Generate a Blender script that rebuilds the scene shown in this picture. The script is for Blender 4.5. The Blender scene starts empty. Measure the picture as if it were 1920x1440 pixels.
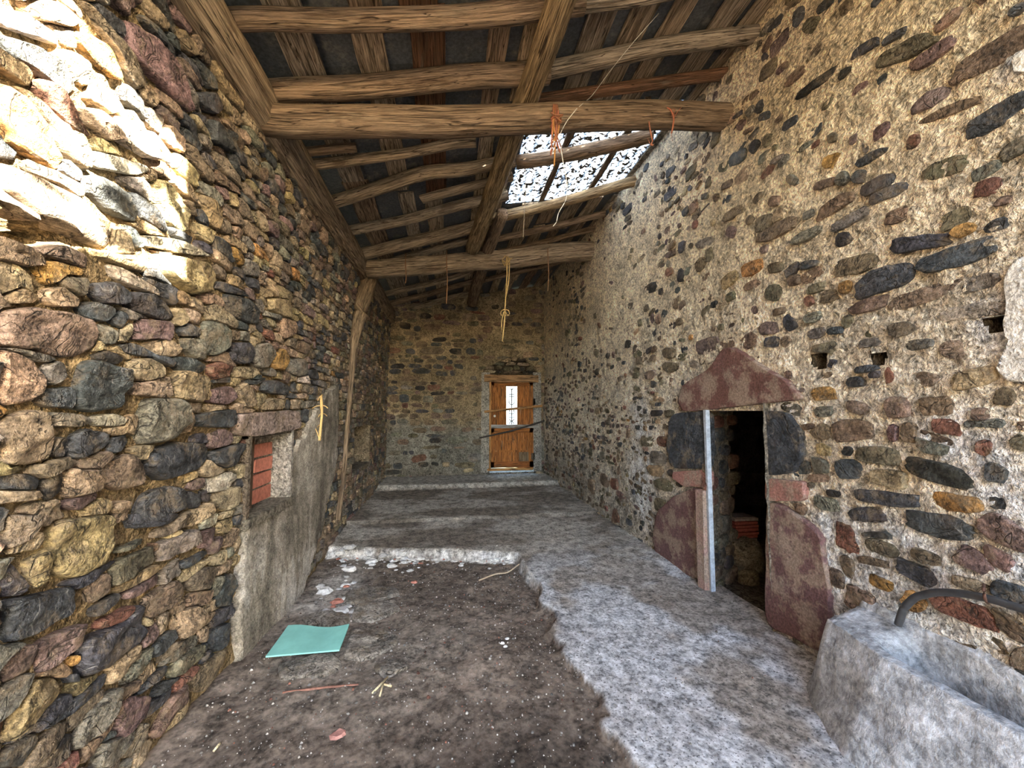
import bpy, math, random
import numpy as np
from mathutils import Matrix, Vector

# ------------------------------------------------------------------ camera, sky, sun, exposure
SC = bpy.context.scene
COL = SC.collection
random.seed(7)
RNG = np.random.default_rng(7)

CAM_H, FPX, PCX, PCY = 1.6, 740.0, 960.0, 720.0
VPX, VPY = 840.0, 772.0
_d = np.array([VPX - PCX, -(VPY - PCY), -FPX]); _d /= np.linalg.norm(_d)
YAW = math.asin(-_d[0]); PITCH = math.asin(-_d[1] / math.cos(YAW))
_c, _s, _cp, _sp = math.cos(YAW), math.sin(YAW), math.cos(PITCH), math.sin(PITCH)
CR = np.array([_c, -_s, 0.0]); CF = np.array([_s * _cp, _c * _cp, _sp]); CU = np.array([-_s * _sp, -_c * _sp, _cp])
CAM = np.array([0.0, 0.0, CAM_H])

cam = bpy.data.cameras.new('camera'); cam_o = bpy.data.objects.new('camera', cam); COL.objects.link(cam_o)
cam.sensor_width = 36.0; cam.lens = 36.0 * FPX / 1920.0; cam.clip_start = 0.02; cam.clip_end = 300
cam_o.matrix_world = Matrix(((CR[0], CU[0], -CF[0], 0), (CR[1], CU[1], -CF[1], 0), (CR[2], CU[2], -CF[2], CAM_H), (0, 0, 0, 1)))
SC.camera = cam_o

SUN_DIR = np.array([-1.0, 1.03, -0.478])          # direction the sunlight travels
SUN_STRENGTH, SKY_STRENGTH, EXPOSURE = 74.0, 1.35, 1.36
world = bpy.data.worlds.new('sky'); SC.world = world; world.use_nodes = True
wn = world.node_tree; wn.nodes.clear()
wo = wn.nodes.new('ShaderNodeOutputWorld'); wb = wn.nodes.new('ShaderNodeBackground'); sk = wn.nodes.new('ShaderNodeTexSky')
sk.sky_type = 'NISHITA'; sk.sun_disc = False
sk.sun_elevation = math.atan2(-SUN_DIR[2], math.hypot(SUN_DIR[0], SUN_DIR[1]))
sk.sun_rotation = math.atan2(-SUN_DIR[0], -SUN_DIR[1])
sk.air_density = 1.0; sk.dust_density = 1.5; sk.ozone_density = 1.0
wb.inputs['Strength'].default_value = SKY_STRENGTH
wn.links.new(sk.outputs['Color'], wb.inputs['Color']); wn.links.new(wb.outputs['Background'], wo.inputs['Surface'])
sun = bpy.data.lights.new('sun', 'SUN'); sun.energy = SUN_STRENGTH; sun.angle = math.radians(0.53); sun.color = (1.0, 0.88, 0.70)
sun_o = bpy.data.objects.new('sun', sun); COL.objects.link(sun_o)
sun_o.rotation_euler = Vector(SUN_DIR).to_track_quat('-Z', 'Y').to_euler(); sun_o.location = (8, -9, 9)
SC.view_settings.view_transform = 'Standard'; SC.view_settings.look = 'None'
SC.view_settings.exposure = EXPOSURE; SC.view_settings.gamma = 1.0; SC.view_settings.use_curve_mapping = False
SC.cycles.max_bounces = 6; SC.cycles.diffuse_bounces = 4; SC.cycles.transparent_max_bounces = 12

# ------------------------------------------------------------------ helpers: pixels of the 1920x1440 photograph to the place
def ray(x, y): return CF * FPX + CR * (x - PCX) - CU * (y - PCY)
def on_x(x, y, X): r = ray(x, y); return CAM + r * (X / r[0])
def on_y(x, y, Y): r = ray(x, y); return CAM + r * (Y / r[1])
def on_z(x, y, Z): r = ray(x, y); return CAM + r * ((Z - CAM_H) / r[2])
ROOF_A, ROOF_B = 3.92 + 0.19 * 1.26, 0.19          # roof plane: z = A + B x (centre line of the rafters)
def on_roof(x, y, o=0.0):
    r = ray(x, y); return CAM + r * ((ROOF_A + o - CAM_H) / (r[2] - ROOF_B * r[0]))
def proj(P):
    v = np.asarray(P) - CAM; d = v @ CF
    d = np.where(d < 0.05, 0.05, d)
    return PCX + FPX * (v @ CR) / d, PCY - FPX * (v @ CU) / d

# ------------------------------------------------------------------ helpers: noise, meshes, tags
_PERM = np.random.default_rng(99).permutation(1024).astype(np.int64); _PV = np.random.default_rng(98).random(1024)
_OFF = np.array([[i, j, k] for i in (0, 1) for j in (0, 1) for k in (0, 1)])
def vnoise(p, seed=0):
    p = np.asarray(p, float)
    sh = p.shape[:-1]; p = p.reshape(-1, p.shape[-1])
    i = np.floor(p).astype(np.int64); f = p - i; f = f * f * (3 - 2 * f)
    ax = [(_PERM[(i[:, 0] + seed * 131 + d) & 1023], (f[:, 0] if d else 1 - f[:, 0])) for d in (0, 1)]
    r = 0
    for hx, wx in ax:
        for dy in (0, 1):
            hy = _PERM[(hx + i[:, 1] + dy) & 1023]; wy = wx * (f[:, 1] if dy else 1 - f[:, 1])
            if p.shape[1] == 2: r = r + wy * _PV[hy]
            else:
                for dz in (0, 1): r = r + wy * (f[:, 2] if dz else 1 - f[:, 2]) * _PV[_PERM[(hy + i[:, 2] + dz) & 1023]]
    return (r * 2 - 1).reshape(sh)
def fbm(p, seed=0, octv=4, gain=0.5):
    a, s, t = 1.0, 0, 0
    p = np.asarray(p, float)
    for k in range(octv):
        s = s + a * vnoise(p, seed + k * 17); t += a; a *= gain; p = p * 2.03 + 11.7
    return s / t

class MB:
    """collects geometry; build() links it as one mesh object"""
    def __init__(self): self.v, self.f, self.c, self.g, self.n = [], [], [], [], 0
    def add(self, v, f, col=(0.5, 0.5, 0.5, 0), grain=None):
        v = np.asarray(v, float); n = len(v)
        self.v.append(v); k = self.n
        self.f.extend([tuple([i + k for i in q]) for q in f] if k else [tuple(q) for q in f])
        c = np.asarray(col, float)
        if c.ndim == 1:
            if len(c) == 3: c = np.append(c, 0)
            c = np.tile(c, (n, 1))
        self.c.append(c); self.g.append(np.asarray(grain, float) if grain is not None else v); self.n += n
        return self
    def build(self, name, mat, parent=None, smooth=True, origin=None, sharp=0):
        v = np.concatenate(self.v)
        o = np.array(origin if origin is not None else (v.min(0) + v.max(0)) / 2, float)
        if origin is None: o[2] = v[:, 2].min()
        me = bpy.data.meshes.new(name); me.from_pydata((v - o).tolist(), [], self.f)
        a = me.attributes.new('Col', 'FLOAT_COLOR', 'POINT'); a.data.foreach_set('color', np.concatenate(self.c).ravel())
        a = me.attributes.new('grain', 'FLOAT_VECTOR', 'POINT'); a.data.foreach_set('vector', np.concatenate(self.g).ravel())
        if smooth: me.polygons.foreach_set('use_smooth', [True] * len(me.polygons))
        if sharp: me.set_sharp_from_angle(angle=sharp)
        me.materials.append(mat); me.update()
        ob = bpy.data.objects.new(name, me); COL.objects.link(ob)
        ob.location = o
        if parent is not None:
            ob.parent = parent; ob.location = Vector(o) - world_loc(parent)
        return ob
def world_loc(o):
    p = Vector(o.location)
    while o.parent is not None: o = o.parent; p += Vector(o.location)
    return p
def empty(name, loc):
    o = bpy.data.objects.new(name, None); COL.objects.link(o); o.location = loc; o.empty_display_size = 0.1; return o
def tag(o, label=None, cat=None, group=None, kind=None):
    if label: o['label'] = label
    if cat: o['category'] = cat
    if group: o['group'] = group
    if kind: o['kind'] = kind
    return o

def box(mb, lo, hi, col=(.5, .5, .5), axis=0, jit=0.0, M=None):
    lo, hi = np.array(lo, float), np.array(hi, float)
    v = np.array([[(lo, hi)[i][0], (lo, hi)[j][1], (lo, hi)[k][2]] for i in (0, 1) for j in (0, 1) for k in (0, 1)])
    if jit: v = v + RNG.uniform(-jit, jit, v.shape)
    f = [(0, 1, 3, 2), (4, 6, 7, 5), (0, 4, 5, 1), (2, 3, 7, 6), (0, 2, 6, 4), (1, 5, 7, 3)]
    g = np.roll(v, -axis, axis=1)
    if M is not None: v = np.array([list(M @ Vector(p)) for p in v])
    vv, ff, gg = [], [], []
    for q in f:                                          # split corners so that edges stay crisp
        b = len(vv); vv += [v[i] for i in q]; gg += [g[i] for i in q]; ff.append((b, b + 1, b + 2, b + 3))
    return mb.add(vv, ff, col, gg)

def frame_of(t):
    t = t / np.linalg.norm(t); up = np.array([0, 0, 1.0]) if abs(t[2]) < 0.9 else np.array([1.0, 0, 0])
    a = np.cross(up, t); a /= np.linalg.norm(a); return a, np.cross(t, a)
def sweep(mb, pts, rad, col, n=12, sub=10, seed=0, rough=0.08, flat=1.0, square=0.0, wob=0.0, hue=0.0, caps=True):
    """log or pole: a noisy section swept along a polyline"""
    pts = np.array(pts, float); m = len(pts)
    rad = np.array(rad, float) if np.ndim(rad) else np.full(m, float(rad))
    L = np.concatenate([[0], np.cumsum(np.linalg.norm(np.diff(pts, axis=0), axis=1))])
    N = max(2, (m - 1) * sub + 1); s = np.linspace(0, L[-1], N)
    P = np.stack([np.interp(s, L, pts[:, k]) for k in range(3)], 1); R = np.interp(s, L, rad)
    if m > 2:
        for _ in range(max(1, sub // 2)): P[1:-1] = (P[:-2] + 2 * P[1:-1] + P[2:]) / 4
    if wob:
        q = np.stack([s * 1.3, np.full(N, seed * 3.1)], 1)
        P = P + np.stack([np.zeros(N), vnoise(q, 5), vnoise(q, 9)], 1) * wob * np.minimum(1, np.minimum(s, L[-1] - s) / .2)[:, None]
    T = np.gradient(P, axis=0); V, G = [], []
    th = np.linspace(0, 2 * math.pi, n, endpoint=False); cx, cy = np.cos(th), np.sin(th)
    k = 1.0 / np.maximum(np.abs(cx), np.abs(cy)); k = 1 + (k - 1) * square
    q = np.stack([np.tile(cx * 2.2, (N, 1)), np.tile(cy * 2.2, (N, 1)), np.tile((s * 2.5 + seed * 9.7)[:, None], (1, n))], -1)
    RR = R[:, None] * k * (1 + (rough * 1.6 * fbm(q, seed, 3) if rough else 0))
    for i in range(N):
        a, b = frame_of(T[i]); r = RR[i]
        V.append(P[i] + a * (cx * r)[:, None] + b * (cy * r * flat)[:, None])
        G.append(np.stack([np.full(n, s[i] + seed * 7.3), cx * R[i], cy * R[i] + seed], 1))
    V = np.concatenate(V); G = np.concatenate(G); F = []
    for i in range(N - 1):
        for j in range(n):
            k = (j + 1) % n; F.append((i * n + j, i * n + k, (i + 1) * n + k, (i + 1) * n + j))
    if caps:
        F.append(tuple(range(n - 1, -1, -1))); F.append(tuple(range((N - 1) * n, N * n)))
    return mb.add(V, F, col, G)

# ------------------------------------------------------------------ materials
def nodes_of(name):
    m = bpy.data.materials.new(name); m.use_nodes = True; t = m.node_tree; t.nodes.clear()
    out = t.nodes.new('ShaderNodeOutputMaterial'); return m, t, out
def N(t, kind, **kw):
    n = t.nodes.new(kind)
    for k, v in kw.items():
        if k.startswith('i_'):
            key = k[2:]; key = int(key) if key.isdigit() else key.replace('_', ' ')
            n.inputs[key].default_value = v
        else: setattr(n, k, v)
    return n
def mixc(t, fac, a, b, mode='MIX'):
    m = t.nodes.new('ShaderNodeMix'); m.data_type = 'RGBA'; m.blend_type = mode; m.clamp_factor = True
    for s, x in ((0, fac), (6, a), (7, b)):
        if hasattr(x, 'is_output') or isinstance(x, bpy.types.NodeSocket): t.links.new(x, m.inputs[s])
        elif s == 0: m.inputs[0].default_value = x
        else: m.inputs[s].default_value = (*x[:3], 1)
    return m.outputs[2]
def ramp(t, src, lo, hi, a=0.0, b=1.0):
    r = N(t, 'ShaderNodeMapRange'); r.interpolation_type = 'SMOOTHSTEP'
    t.links.new(src, r.inputs[0]); r.inputs[1].default_value = lo; r.inputs[2].default_value = hi
    r.inputs[3].default_value = a; r.inputs[4].default_value = b; return r.outputs[0]
def math_(t, op, a, b):
    m = N(t, 'ShaderNodeMath', operation=op)
    for i, x in enumerate((a, b)):
        if isinstance(x, bpy.types.NodeSocket): t.links.new(x, m.inputs[i])
        else: m.inputs[i].default_value = x
    return m.outputs[0]
def noise(t, vec, scale, detail=4, rough=0.55, dist=0.0):
    n = N(t, 'ShaderNodeTexNoise', i_Scale=scale, i_Detail=detail, i_Roughness=rough, i_Distortion=dist)
    if vec is not None: t.links.new(vec, n.inputs['Vector'])
    return n.outputs['Fac']
def bsdf(t, out, col, rough=0.85, bump=None, strength=0.5, dist=0.02, spec=0.3):
    b = N(t, 'ShaderNodeBsdfPrincipled'); t.links.new(b.outputs[0], out.inputs['Surface'])
    b.inputs['Specular IOR Level'].default_value = spec
    if isinstance(col, bpy.types.NodeSocket): t.links.new(col, b.inputs['Base Color'])
    else: b.inputs['Base Color'].default_value = (*col, 1)
    if isinstance(rough, bpy.types.NodeSocket): t.links.new(rough, b.inputs['Roughness'])
    else: b.inputs['Roughness'].default_value = rough
    if bump is not None:
        bm = N(t, 'ShaderNodeBump', i_Strength=strength, i_Distance=dist)
        t.links.new(bump, bm.inputs['Height']); t.links.new(bm.outputs[0], b.inputs['Normal'])
    return b

def scaled(t, c, k):
    s = N(t, 'ShaderNodeVectorMath', operation='SCALE'); t.links.new(c, s.inputs[0]); t.links.new(k, s.inputs['Scale']); return s.outputs[0]
def mapped(t, vec, sc):
    mp = N(t, 'ShaderNodeMapping'); mp.inputs['Scale'].default_value = sc; t.links.new(vec, mp.inputs['Vector']); return mp.outputs[0]
def ridge(t, n, w):
    """1 along the mid-level lines of a noise, 0 elsewhere: cracks and veins"""
    return ramp(t, math_(t, 'ABSOLUTE', math_(t, 'SUBTRACT', n, .5), 0), 0, w, 1, 0)
def mat_stone():
    m, t, out = nodes_of('rubble_stone')
    at = N(t, 'ShaderNodeAttribute', attribute_name='Col'); pos = N(t, 'ShaderNodeNewGeometry').outputs['Position']
    c, al = at.outputs['Color'], at.outputs['Alpha']
    n1 = noise(t, pos, 8, 5, .68); n2 = noise(t, pos, 55, 3, .72); n3 = noise(t, pos, 2.6, 2); st = noise(t, mapped(t, pos, (9, 9, 34)), 1, 3, .65, .6)
    k = math_(t, 'ADD', ramp(t, n1, .3, .7, .5, 1.45), ramp(t, n2, .33, .67, -.42, .42))
    k = math_(t, 'MULTIPLY', k, ramp(t, st, .32, .68, .72, 1.25))
    c1 = scaled(t, c, k)
    dust = math_(t, 'MULTIPLY', ramp(t, noise(t, pos, 6.5, 4, .75), .5, .66), .55)
    c2 = mixc(t, dust, c1, (.29, .225, .15))
    rust = math_(t, 'MULTIPLY', ramp(t, n3, .56, .74), .32)
    c3 = mixc(t, rust, c2, (.17, .10, .055))
    crack = math_(t, 'MULTIPLY', ridge(t, noise(t, pos, 4.2, 3, .6, .8), .010), .75)
    c3 = mixc(t, crack, c3, (.03, .024, .018))
    vn = ridge(t, noise(t, mapped(t, pos, (3, 7, 4)), 1, 2, .4), .006)
    vein = math_(t, 'MULTIPLY', vn, math_(t, 'MULTIPLY', al, ramp(t, n1, .45, .6, 0, .7)))
    c4 = mixc(t, vein, c3, (.36, .35, .33))
    h = math_(t, 'ADD', noise(t, pos, 30, 5, .75), math_(t, 'MULTIPLY', noise(t, pos, 9, 3, .62, .8), 1.6))
    h = math_(t, 'ADD', h, math_(t, 'MULTIPLY', st, .5)); h = math_(t, 'SUBTRACT', h, math_(t, 'MULTIPLY', crack, .4))
    bsdf(t, out, c4, ramp(t, al, 0, 1, .9, .6), h, 1.0, .035, .35); return m
def mat_mortar(name='lime_mortar', bs=1.0, gr=45, pit=.5):
    m, t, out = nodes_of(name)
    at = N(t, 'ShaderNodeAttribute', attribute_name='Col'); pos = N(t, 'ShaderNodeNewGeometry').outputs['Position']
    n1 = noise(t, pos, 9, 4, .72); n2 = noise(t, pos, gr, 4, .72); n3 = noise(t, pos, 1.7, 2, .6); n4 = noise(t, pos, 24, 4, .7, .5)
    k = math_(t, 'ADD', ramp(t, n1, .3, .7, .68, 1.26), ramp(t, n2, .33, .67, -.32, .25))
    k = math_(t, 'MULTIPLY', k, ramp(t, n3, .3, .7, .85, 1.12))
    k = math_(t, 'MULTIPLY', k, ramp(t, n4, .34, .50, 1 - pit, 1.06))  # pits darkened in the colour, standing in for crevice shade
    wj = N(t, 'ShaderNodeVectorMath', operation='ADD'); nz = N(t, 'ShaderNodeTexNoise', i_Scale=20.0); t.links.new(pos, nz.inputs['Vector']); t.links.new(pos, wj.inputs[0])
    s2 = N(t, 'ShaderNodeVectorMath', operation='SCALE'); s2.inputs['Scale'].default_value = .05; t.links.new(nz.outputs['Color'], s2.inputs[0]); t.links.new(s2.outputs[0], wj.inputs[1])
    vo = N(t, 'ShaderNodeTexVoronoi', i_Scale=gr * .95); t.links.new(wj.outputs[0], vo.inputs['Vector'])
    k = math_(t, 'MULTIPLY', k, ramp(t, vo.outputs['Distance'], .35, .8, 1.06, 1.06 - pit * .8))  # gaps between grains also darkened: relief shade put into the colour
    h = math_(t, 'ADD', n2, math_(t, 'MULTIPLY', n4, 1.8)); h = math_(t, 'ADD', h, math_(t, 'MULTIPLY', n1, 1.2)); h = math_(t, 'SUBTRACT', h, math_(t, 'MULTIPLY', vo.outputs['Distance'], .5))
    bsdf(t, out, scaled(t, at.outputs['Color'], k), .95, h, bs, .035, .12); return m
def mat_wood():
    m, t, out = nodes_of('weathered_timber')
    at = N(t, 'ShaderNodeAttribute', attribute_name='Col'); gr = N(t, 'ShaderNodeAttribute', attribute_name='grain').outputs['Vector']
    n1 = noise(t, mapped(t, gr, (2.4, 42, 42)), 1, 4, .65, 1.2); n2 = noise(t, mapped(t, gr, (5, 150, 150)), 1, 4, .6, .5)
    n3 = noise(t, mapped(t, gr, (1.6, 14, 14)), 1, 5, .65, 1.6); n4 = noise(t, mapped(t, gr, (.9, 24, 24)), 1, 3, .5, .8)
    k = math_(t, 'ADD', ramp(t, n1, .32, .68, .42, 1.32), ramp(t, n2, .3, .7, -.3, .3))
    c = mixc(t, ramp(t, n3, .50, .64, 0, .7), scaled(t, at.outputs['Color'], k), (.10, .066, .042))
    c = mixc(t, ramp(t, noise(t, mapped(t, gr, (2, 12, 12)), 1, 4, .6), .58, .7, 0, .35), c, (.42, .34, .25))
    crack = math_(t, 'MULTIPLY', ridge(t, n4, .014), .9)
    c = mixc(t, crack, c, (.022, .014, .009))
    h = math_(t, 'SUBTRACT', math_(t, 'ADD', n1, math_(t, 'MULTIPLY', n2, .6)), math_(t, 'MULTIPLY', crack, .8))
    bsdf(t, out, c, .85, h, 1.0, .02, .2); return m
def mat_plain(name, rough=.8, bscale=30, bs=.3, var=.25, spec=.3, metal=0):
    m, t, out = nodes_of(name)
    at = N(t, 'ShaderNodeAttribute', attribute_name='Col'); pos = N(t, 'ShaderNodeNewGeometry').outputs['Position']
    n1 = noise(t, pos, bscale, 5, .65)
    k = ramp(t, n1, .3, .7, 1 - var, 1 + var)
    sc = N(t, 'ShaderNodeVectorMath', operation='SCALE'); t.links.new(at.outputs['Color'], sc.inputs[0]); t.links.new(k, sc.inputs['Scale'])
    b = bsdf(t, out, sc.outputs[0], rough, n1, bs, .01, spec); b.inputs['Metallic'].default_value = metal; return m
M_STONE, M_MORTAR, M_WOOD = mat_stone(), mat_mortar(), mat_wood()
M_PLAIN = mat_plain('worn_surface'); M_ROPE = mat_plain('twine_fibre', .9, 160, .5, .35); M_IRON = mat_plain('rusty_iron', .7, 60, .4, .4)
M_RUBBER = mat_plain('rubber_hose', .38, 20, .1, .2, .5)

# ------------------------------------------------------------------ stone walls
WL, YB, YF = -1.38, 9.2, -1.5                       # left wall plane, back wall plane, front edge of the roof
def XR(y): return 2.40 - 0.022 * np.clip(np.asarray(y, float) - 3.2, 0, 8)
PAL = {'T': (.36, .275, .18), 'B': (.21, .155, .11), 'D': (.062, .067, .075), 'K': (.036, .033, .032), 'G': (.20, .185, .155),
       'O': (.38, .215, .075), 'R': (.19, .092, .066), 'P': (.19, .13, .12), 'Y': (.36, .28, .15), 'W': (.52, .47, .38), 'V': (.155, .135, .09)}
def stone_col(code, rng):
    c = np.array(PAL[code]); c = c * rng.uniform(.8, 1.2) * rng.uniform(.93, 1.07, 3)
    return np.append(c, {'D': 1.0, 'K': .4, 'G': .25}.get(code, 0.0))

def in_poly(p, poly):
    x, y = p[..., 0], p[..., 1]; r = np.zeros(x.shape, bool); n = len(poly)
    for i in range(n):
        x1, y1 = poly[i]; x2, y2 = poly[(i + 1) % n]
        if y1 == y2: continue
        c = ((y1 > y) != (y2 > y)) & (x < (x2 - x1) * (y - y1) / (y2 - y1) + x1); r ^= c
    return r
def resample(poly, K, cut=0.22):
    p = np.array(poly, float)
    for _ in range(2):                                  # round the corners a little
        q = np.roll(p, -1, 0); p = np.stack([p * (1 - cut) + q * cut, p * cut + q * (1 - cut)], 1).reshape(-1, 2)
    d = np.linalg.norm(np.roll(p, -1, 0) - p, axis=1); L = np.concatenate([[0], np.cumsum(d)])
    s = np.linspace(0, L[-1], K, endpoint=False); pc = np.vstack([p, p[:1]])
    return np.stack([np.interp(s, L, pc[:, 0]), np.interp(s, L, pc[:, 1])], 1)
def area(p): return 0.5 * np.sum(p[:, 0] * np.roll(p[:, 1], -1) - np.roll(p[:, 0], -1) * p[:, 1])

class Wall:
    def __init__(self, to3d, flip): self.to3d, self.flip = to3d, flip
def p_left(u, v, w):
    o = 0.035 * vnoise(np.stack([u * .8, v * .9], -1), 3) + 0.03 * np.clip(v - 2.6, 0, 1)
    return np.stack([WL + o + w, u, v], -1)
def p_right(u, v, w):
    o = 0.03 * vnoise(np.stack([u * .7, v * .8], -1), 4)
    return np.stack([XR(u) - o - w, u, v], -1)
def p_back(u, v, w):
    o = 0.02 * vnoise(np.stack([u, v], -1), 6)
    return np.stack([u, YB - o - w, v], -1)
LEFT, RIGHT, BACK = Wall(p_left, False), Wall(p_right, True), Wall(p_back, False)

def sup(p, c, a, b, ang, e=2.7):
    d = p - c; ca, sa = np.cos(ang), np.sin(ang)
    x = np.abs(d[..., 0] * ca + d[..., 1] * sa) / a; y = np.abs(-d[..., 0] * sa + d[..., 1] * ca) / b
    return (x ** e + y ** e) ** (1 / e)
def gauge(s, rng):
    """a random angular block: outward normals divided by their distances"""
    a, b, g = s['a'], s['b'], s['ang']; n = []
    for k in range(4):
        tl = (.28 * min(1, a / b) if k % 2 == 0 else .22 * min(1, b / a))
        t = g + k * math.pi / 2 + rng.uniform(-tl, tl); o = (a if k % 2 == 0 else b) * rng.uniform(.93, 1.05); n.append((math.cos(t) / o, math.sin(t) / o))
    for k in range(4):
        if rng.random() < .65:
            u, v = (1, 1, -1, -1)[k] / a, (1, -1, -1, 1)[k] / b; f = rng.uniform(.53, .70)
            u, v = u * f * rng.uniform(.75, 1.25), v * f * rng.uniform(.75, 1.25)
            n.append((u * math.cos(g) - v * math.sin(g), u * math.sin(g) + v * math.cos(g)))
    while len(n) < 8: n.append(n[0])
    return np.array(n)
def partition(seeds, excl, gap, K=26, Ms=14, jit=.04):
    """seeds: list of dict(c,a,b,ang,dmax,code). Star-shaped outlines that do not overlap each other or the excluded polygons"""
    rg = np.random.default_rng(len(seeds))
    C = np.array([s['c'] for s in seeds]); A = np.array([max(s['a'], s['b']) for s in seeds]); GA = np.array([gauge(s, rg) for s in seeds])
    ex = [np.array(e) for e in excl]; el = np.array([e.min(0) for e in ex]) if ex else np.zeros((0, 2)); eh = np.array([e.max(0) for e in ex]) if ex else np.zeros((0, 2))
    th = np.linspace(0, 2 * math.pi, K, endpoint=False)
    fr = np.linspace(.2, 1, Ms); res = []
    for i, s in enumerate(seeds):
        dd = C - C[i]; nb = np.nonzero(np.abs(dd).sum(1) < 1.7 * (A[i] + A))[0]; nb = nb[nb != i]
        el_ = np.stack([s['a'] * np.cos(th), s['b'] * np.sin(th)], 1); cg, sg = math.cos(s['ang']), math.sin(s['ang'])
        dirs = np.stack([el_[:, 0] * cg - el_[:, 1] * sg, el_[:, 0] * sg + el_[:, 1] * cg], 1); dirs /= np.linalg.norm(dirs, axis=1)[:, None]
        u = (dirs @ GA[i].T).max(1); rm = np.minimum(s['dmax'] / np.maximum(u, 1e-6), 1.6 * A[i])
        P = C[i] + dirs[:, None, :] * (rm[:, None] * fr)[..., None]
        di = fr[None, :] * (rm * u)[:, None]; ok = np.ones((K, Ms), bool)
        if len(nb):
            dj = np.einsum('kmnd,ngd->kmng', P[:, :, None, :] - C[nb], GA[nb]).max(-1); ok &= di <= dj.min(-1)
        lo, hi = P.reshape(-1, 2).min(0), P.reshape(-1, 2).max(0)
        for k in np.nonzero((el < hi).all(1) & (eh > lo).all(1))[0]: ok &= ~in_poly(P, ex[k])
        first = np.where(ok.all(1), Ms - 1, np.argmin(ok, 1) - 1)
        r = np.where(first >= 0, rm * fr[np.maximum(first, 0)], rm * .1)
        r = (np.roll(r, 1) + 6 * r + np.roll(r, -1)) / 8
        r = np.maximum(r * (1 + jit * rg.standard_normal(K)) - gap, .004)
        out = dirs * r[:, None] + C[i]
        if abs(area(out)) > .0006: res.append((out, s))
    return res

def stone_geo(wall, out, h, back, rng, K, facets=4, rings=None, flat=.48, rough=1.5):
    """a rough-faced stone with the given outline; returns verts, faces"""
    o = resample(out, K, .10) if len(out) != K else out
    if area(o) < 0: o = o[::-1]
    c = o.mean(0); size = max(math.sqrt(abs(area(o))), .02)
    sc = np.array([1.0, 1.0, .965, .89] + list(rings or (.6, .3))); wf = np.array([0, .35, .84, 1.0] + [1.0] * (len(sc) - 4))
    R = len(sc); P = c + (o - c)[None] * sc[:, None, None]
    q = (P - c) / size; off = rng.uniform(0, 50)
    top = np.full((R, K), 1.12); tc = 1.12
    for _ in range(facets):
        ph, sl, dd = rng.uniform(0, 2 * math.pi), rng.uniform(.05, .85), rng.uniform(-.12, .3)
        top = np.minimum(top, 1 + dd - sl * flat * 2 * (q[..., 0] * math.cos(ph) + q[..., 1] * math.sin(ph))); tc = min(tc, 1 + dd)
    top = np.clip(top, .3, 1.15)
    nz = fbm(np.stack([P[..., 0] * 10 + off, P[..., 1] * 17], -1), 2, 3)
    nz = nz + .8 * (np.abs(vnoise(np.stack([P[..., 0] * 7 + off, P[..., 1] * 13 + off], -1), 12)) - .3)
    W = h * (wf[:, None] * top + .26 * rough * nz * np.minimum(1, wf * 1.2)[:, None]); W[0] = -back
    Uc = np.concatenate([P.reshape(-1, 2), c[None]]); Wc = np.append(W.ravel(), h * min(tc, 1.1))
    V = wall.to3d(Uc[:, 0], Uc[:, 1], Wc)
    j = np.arange(K); k = (j + 1) % K; F = []
    for i in range(R - 1): F.append(np.stack([i * K + j, i * K + k, (i + 1) * K + k, (i + 1) * K + j], 1))
    F = np.concatenate(F).tolist() + np.stack([(R - 1) * K + j, (R - 1) * K + k, np.full(K, R * K)], 1).tolist()
    if wall.flip: F = [f[::-1] for f in F]
    return V, F

def px_area(V):
    x, y = proj(V); ins = (x > -20) & (x < 1940) & (y > -20) & (y < 1460) & ((V - CAM) @ CF > .2)
    if not ins.any(): return 0
    x, y = np.clip(x[ins], 0, 1920), np.clip(y[ins], 0, 1440)
    return (x.max() - x.min()) * (y.max() - y.min())
def raise_stones(wall, items, parent, limit, rng, name='stone', hk=1.0):
    """items: (outline, spec). The ones that show largest become parts, the rest one mesh of stuff"""
    recs = []
    for out, s in items:
        V0 = wall.to3d(out[:, 0], out[:, 1], np.zeros(len(out))); recs.append((px_area(V0), out, s))
    recs.sort(key=lambda r: -r[0]); rest = MB(); nrest = 0
    for n, (pa, out, s) in enumerate(recs):
        px = math.sqrt(max(pa, 1))
        K = int(np.clip(px / 2.8, 10, 44)) if pa > 0 else 8
        rings = (.6, .3) if px < 50 else (.8, .68, .54, .4, .26, .12) if px > 80 else (.7, .48, .24)
        size = math.sqrt(abs(area(out)))
        h = s.get('h', (.022 + .16 * size * rng.uniform(.5, 1.2)) * hk)
        h = min(h, .085)
        if px < 14: rings = (.5,)
        V, F = stone_geo(wall, out, h, s.get('back', .07), rng, K, int(rng.integers(3, 6)), rings)
        col = stone_col(s['code'], rng)
        if n < limit and pa > 60:
            MB().add(V, F, col).build(name, M_STONE, parent, sharp=.45)
        else: rest.add(V, F, col); nrest += 1
    if nrest: tag(rest.build(name + '_rubble', M_STONE, parent, sharp=.45), kind='stuff')
    return len(recs)

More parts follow.
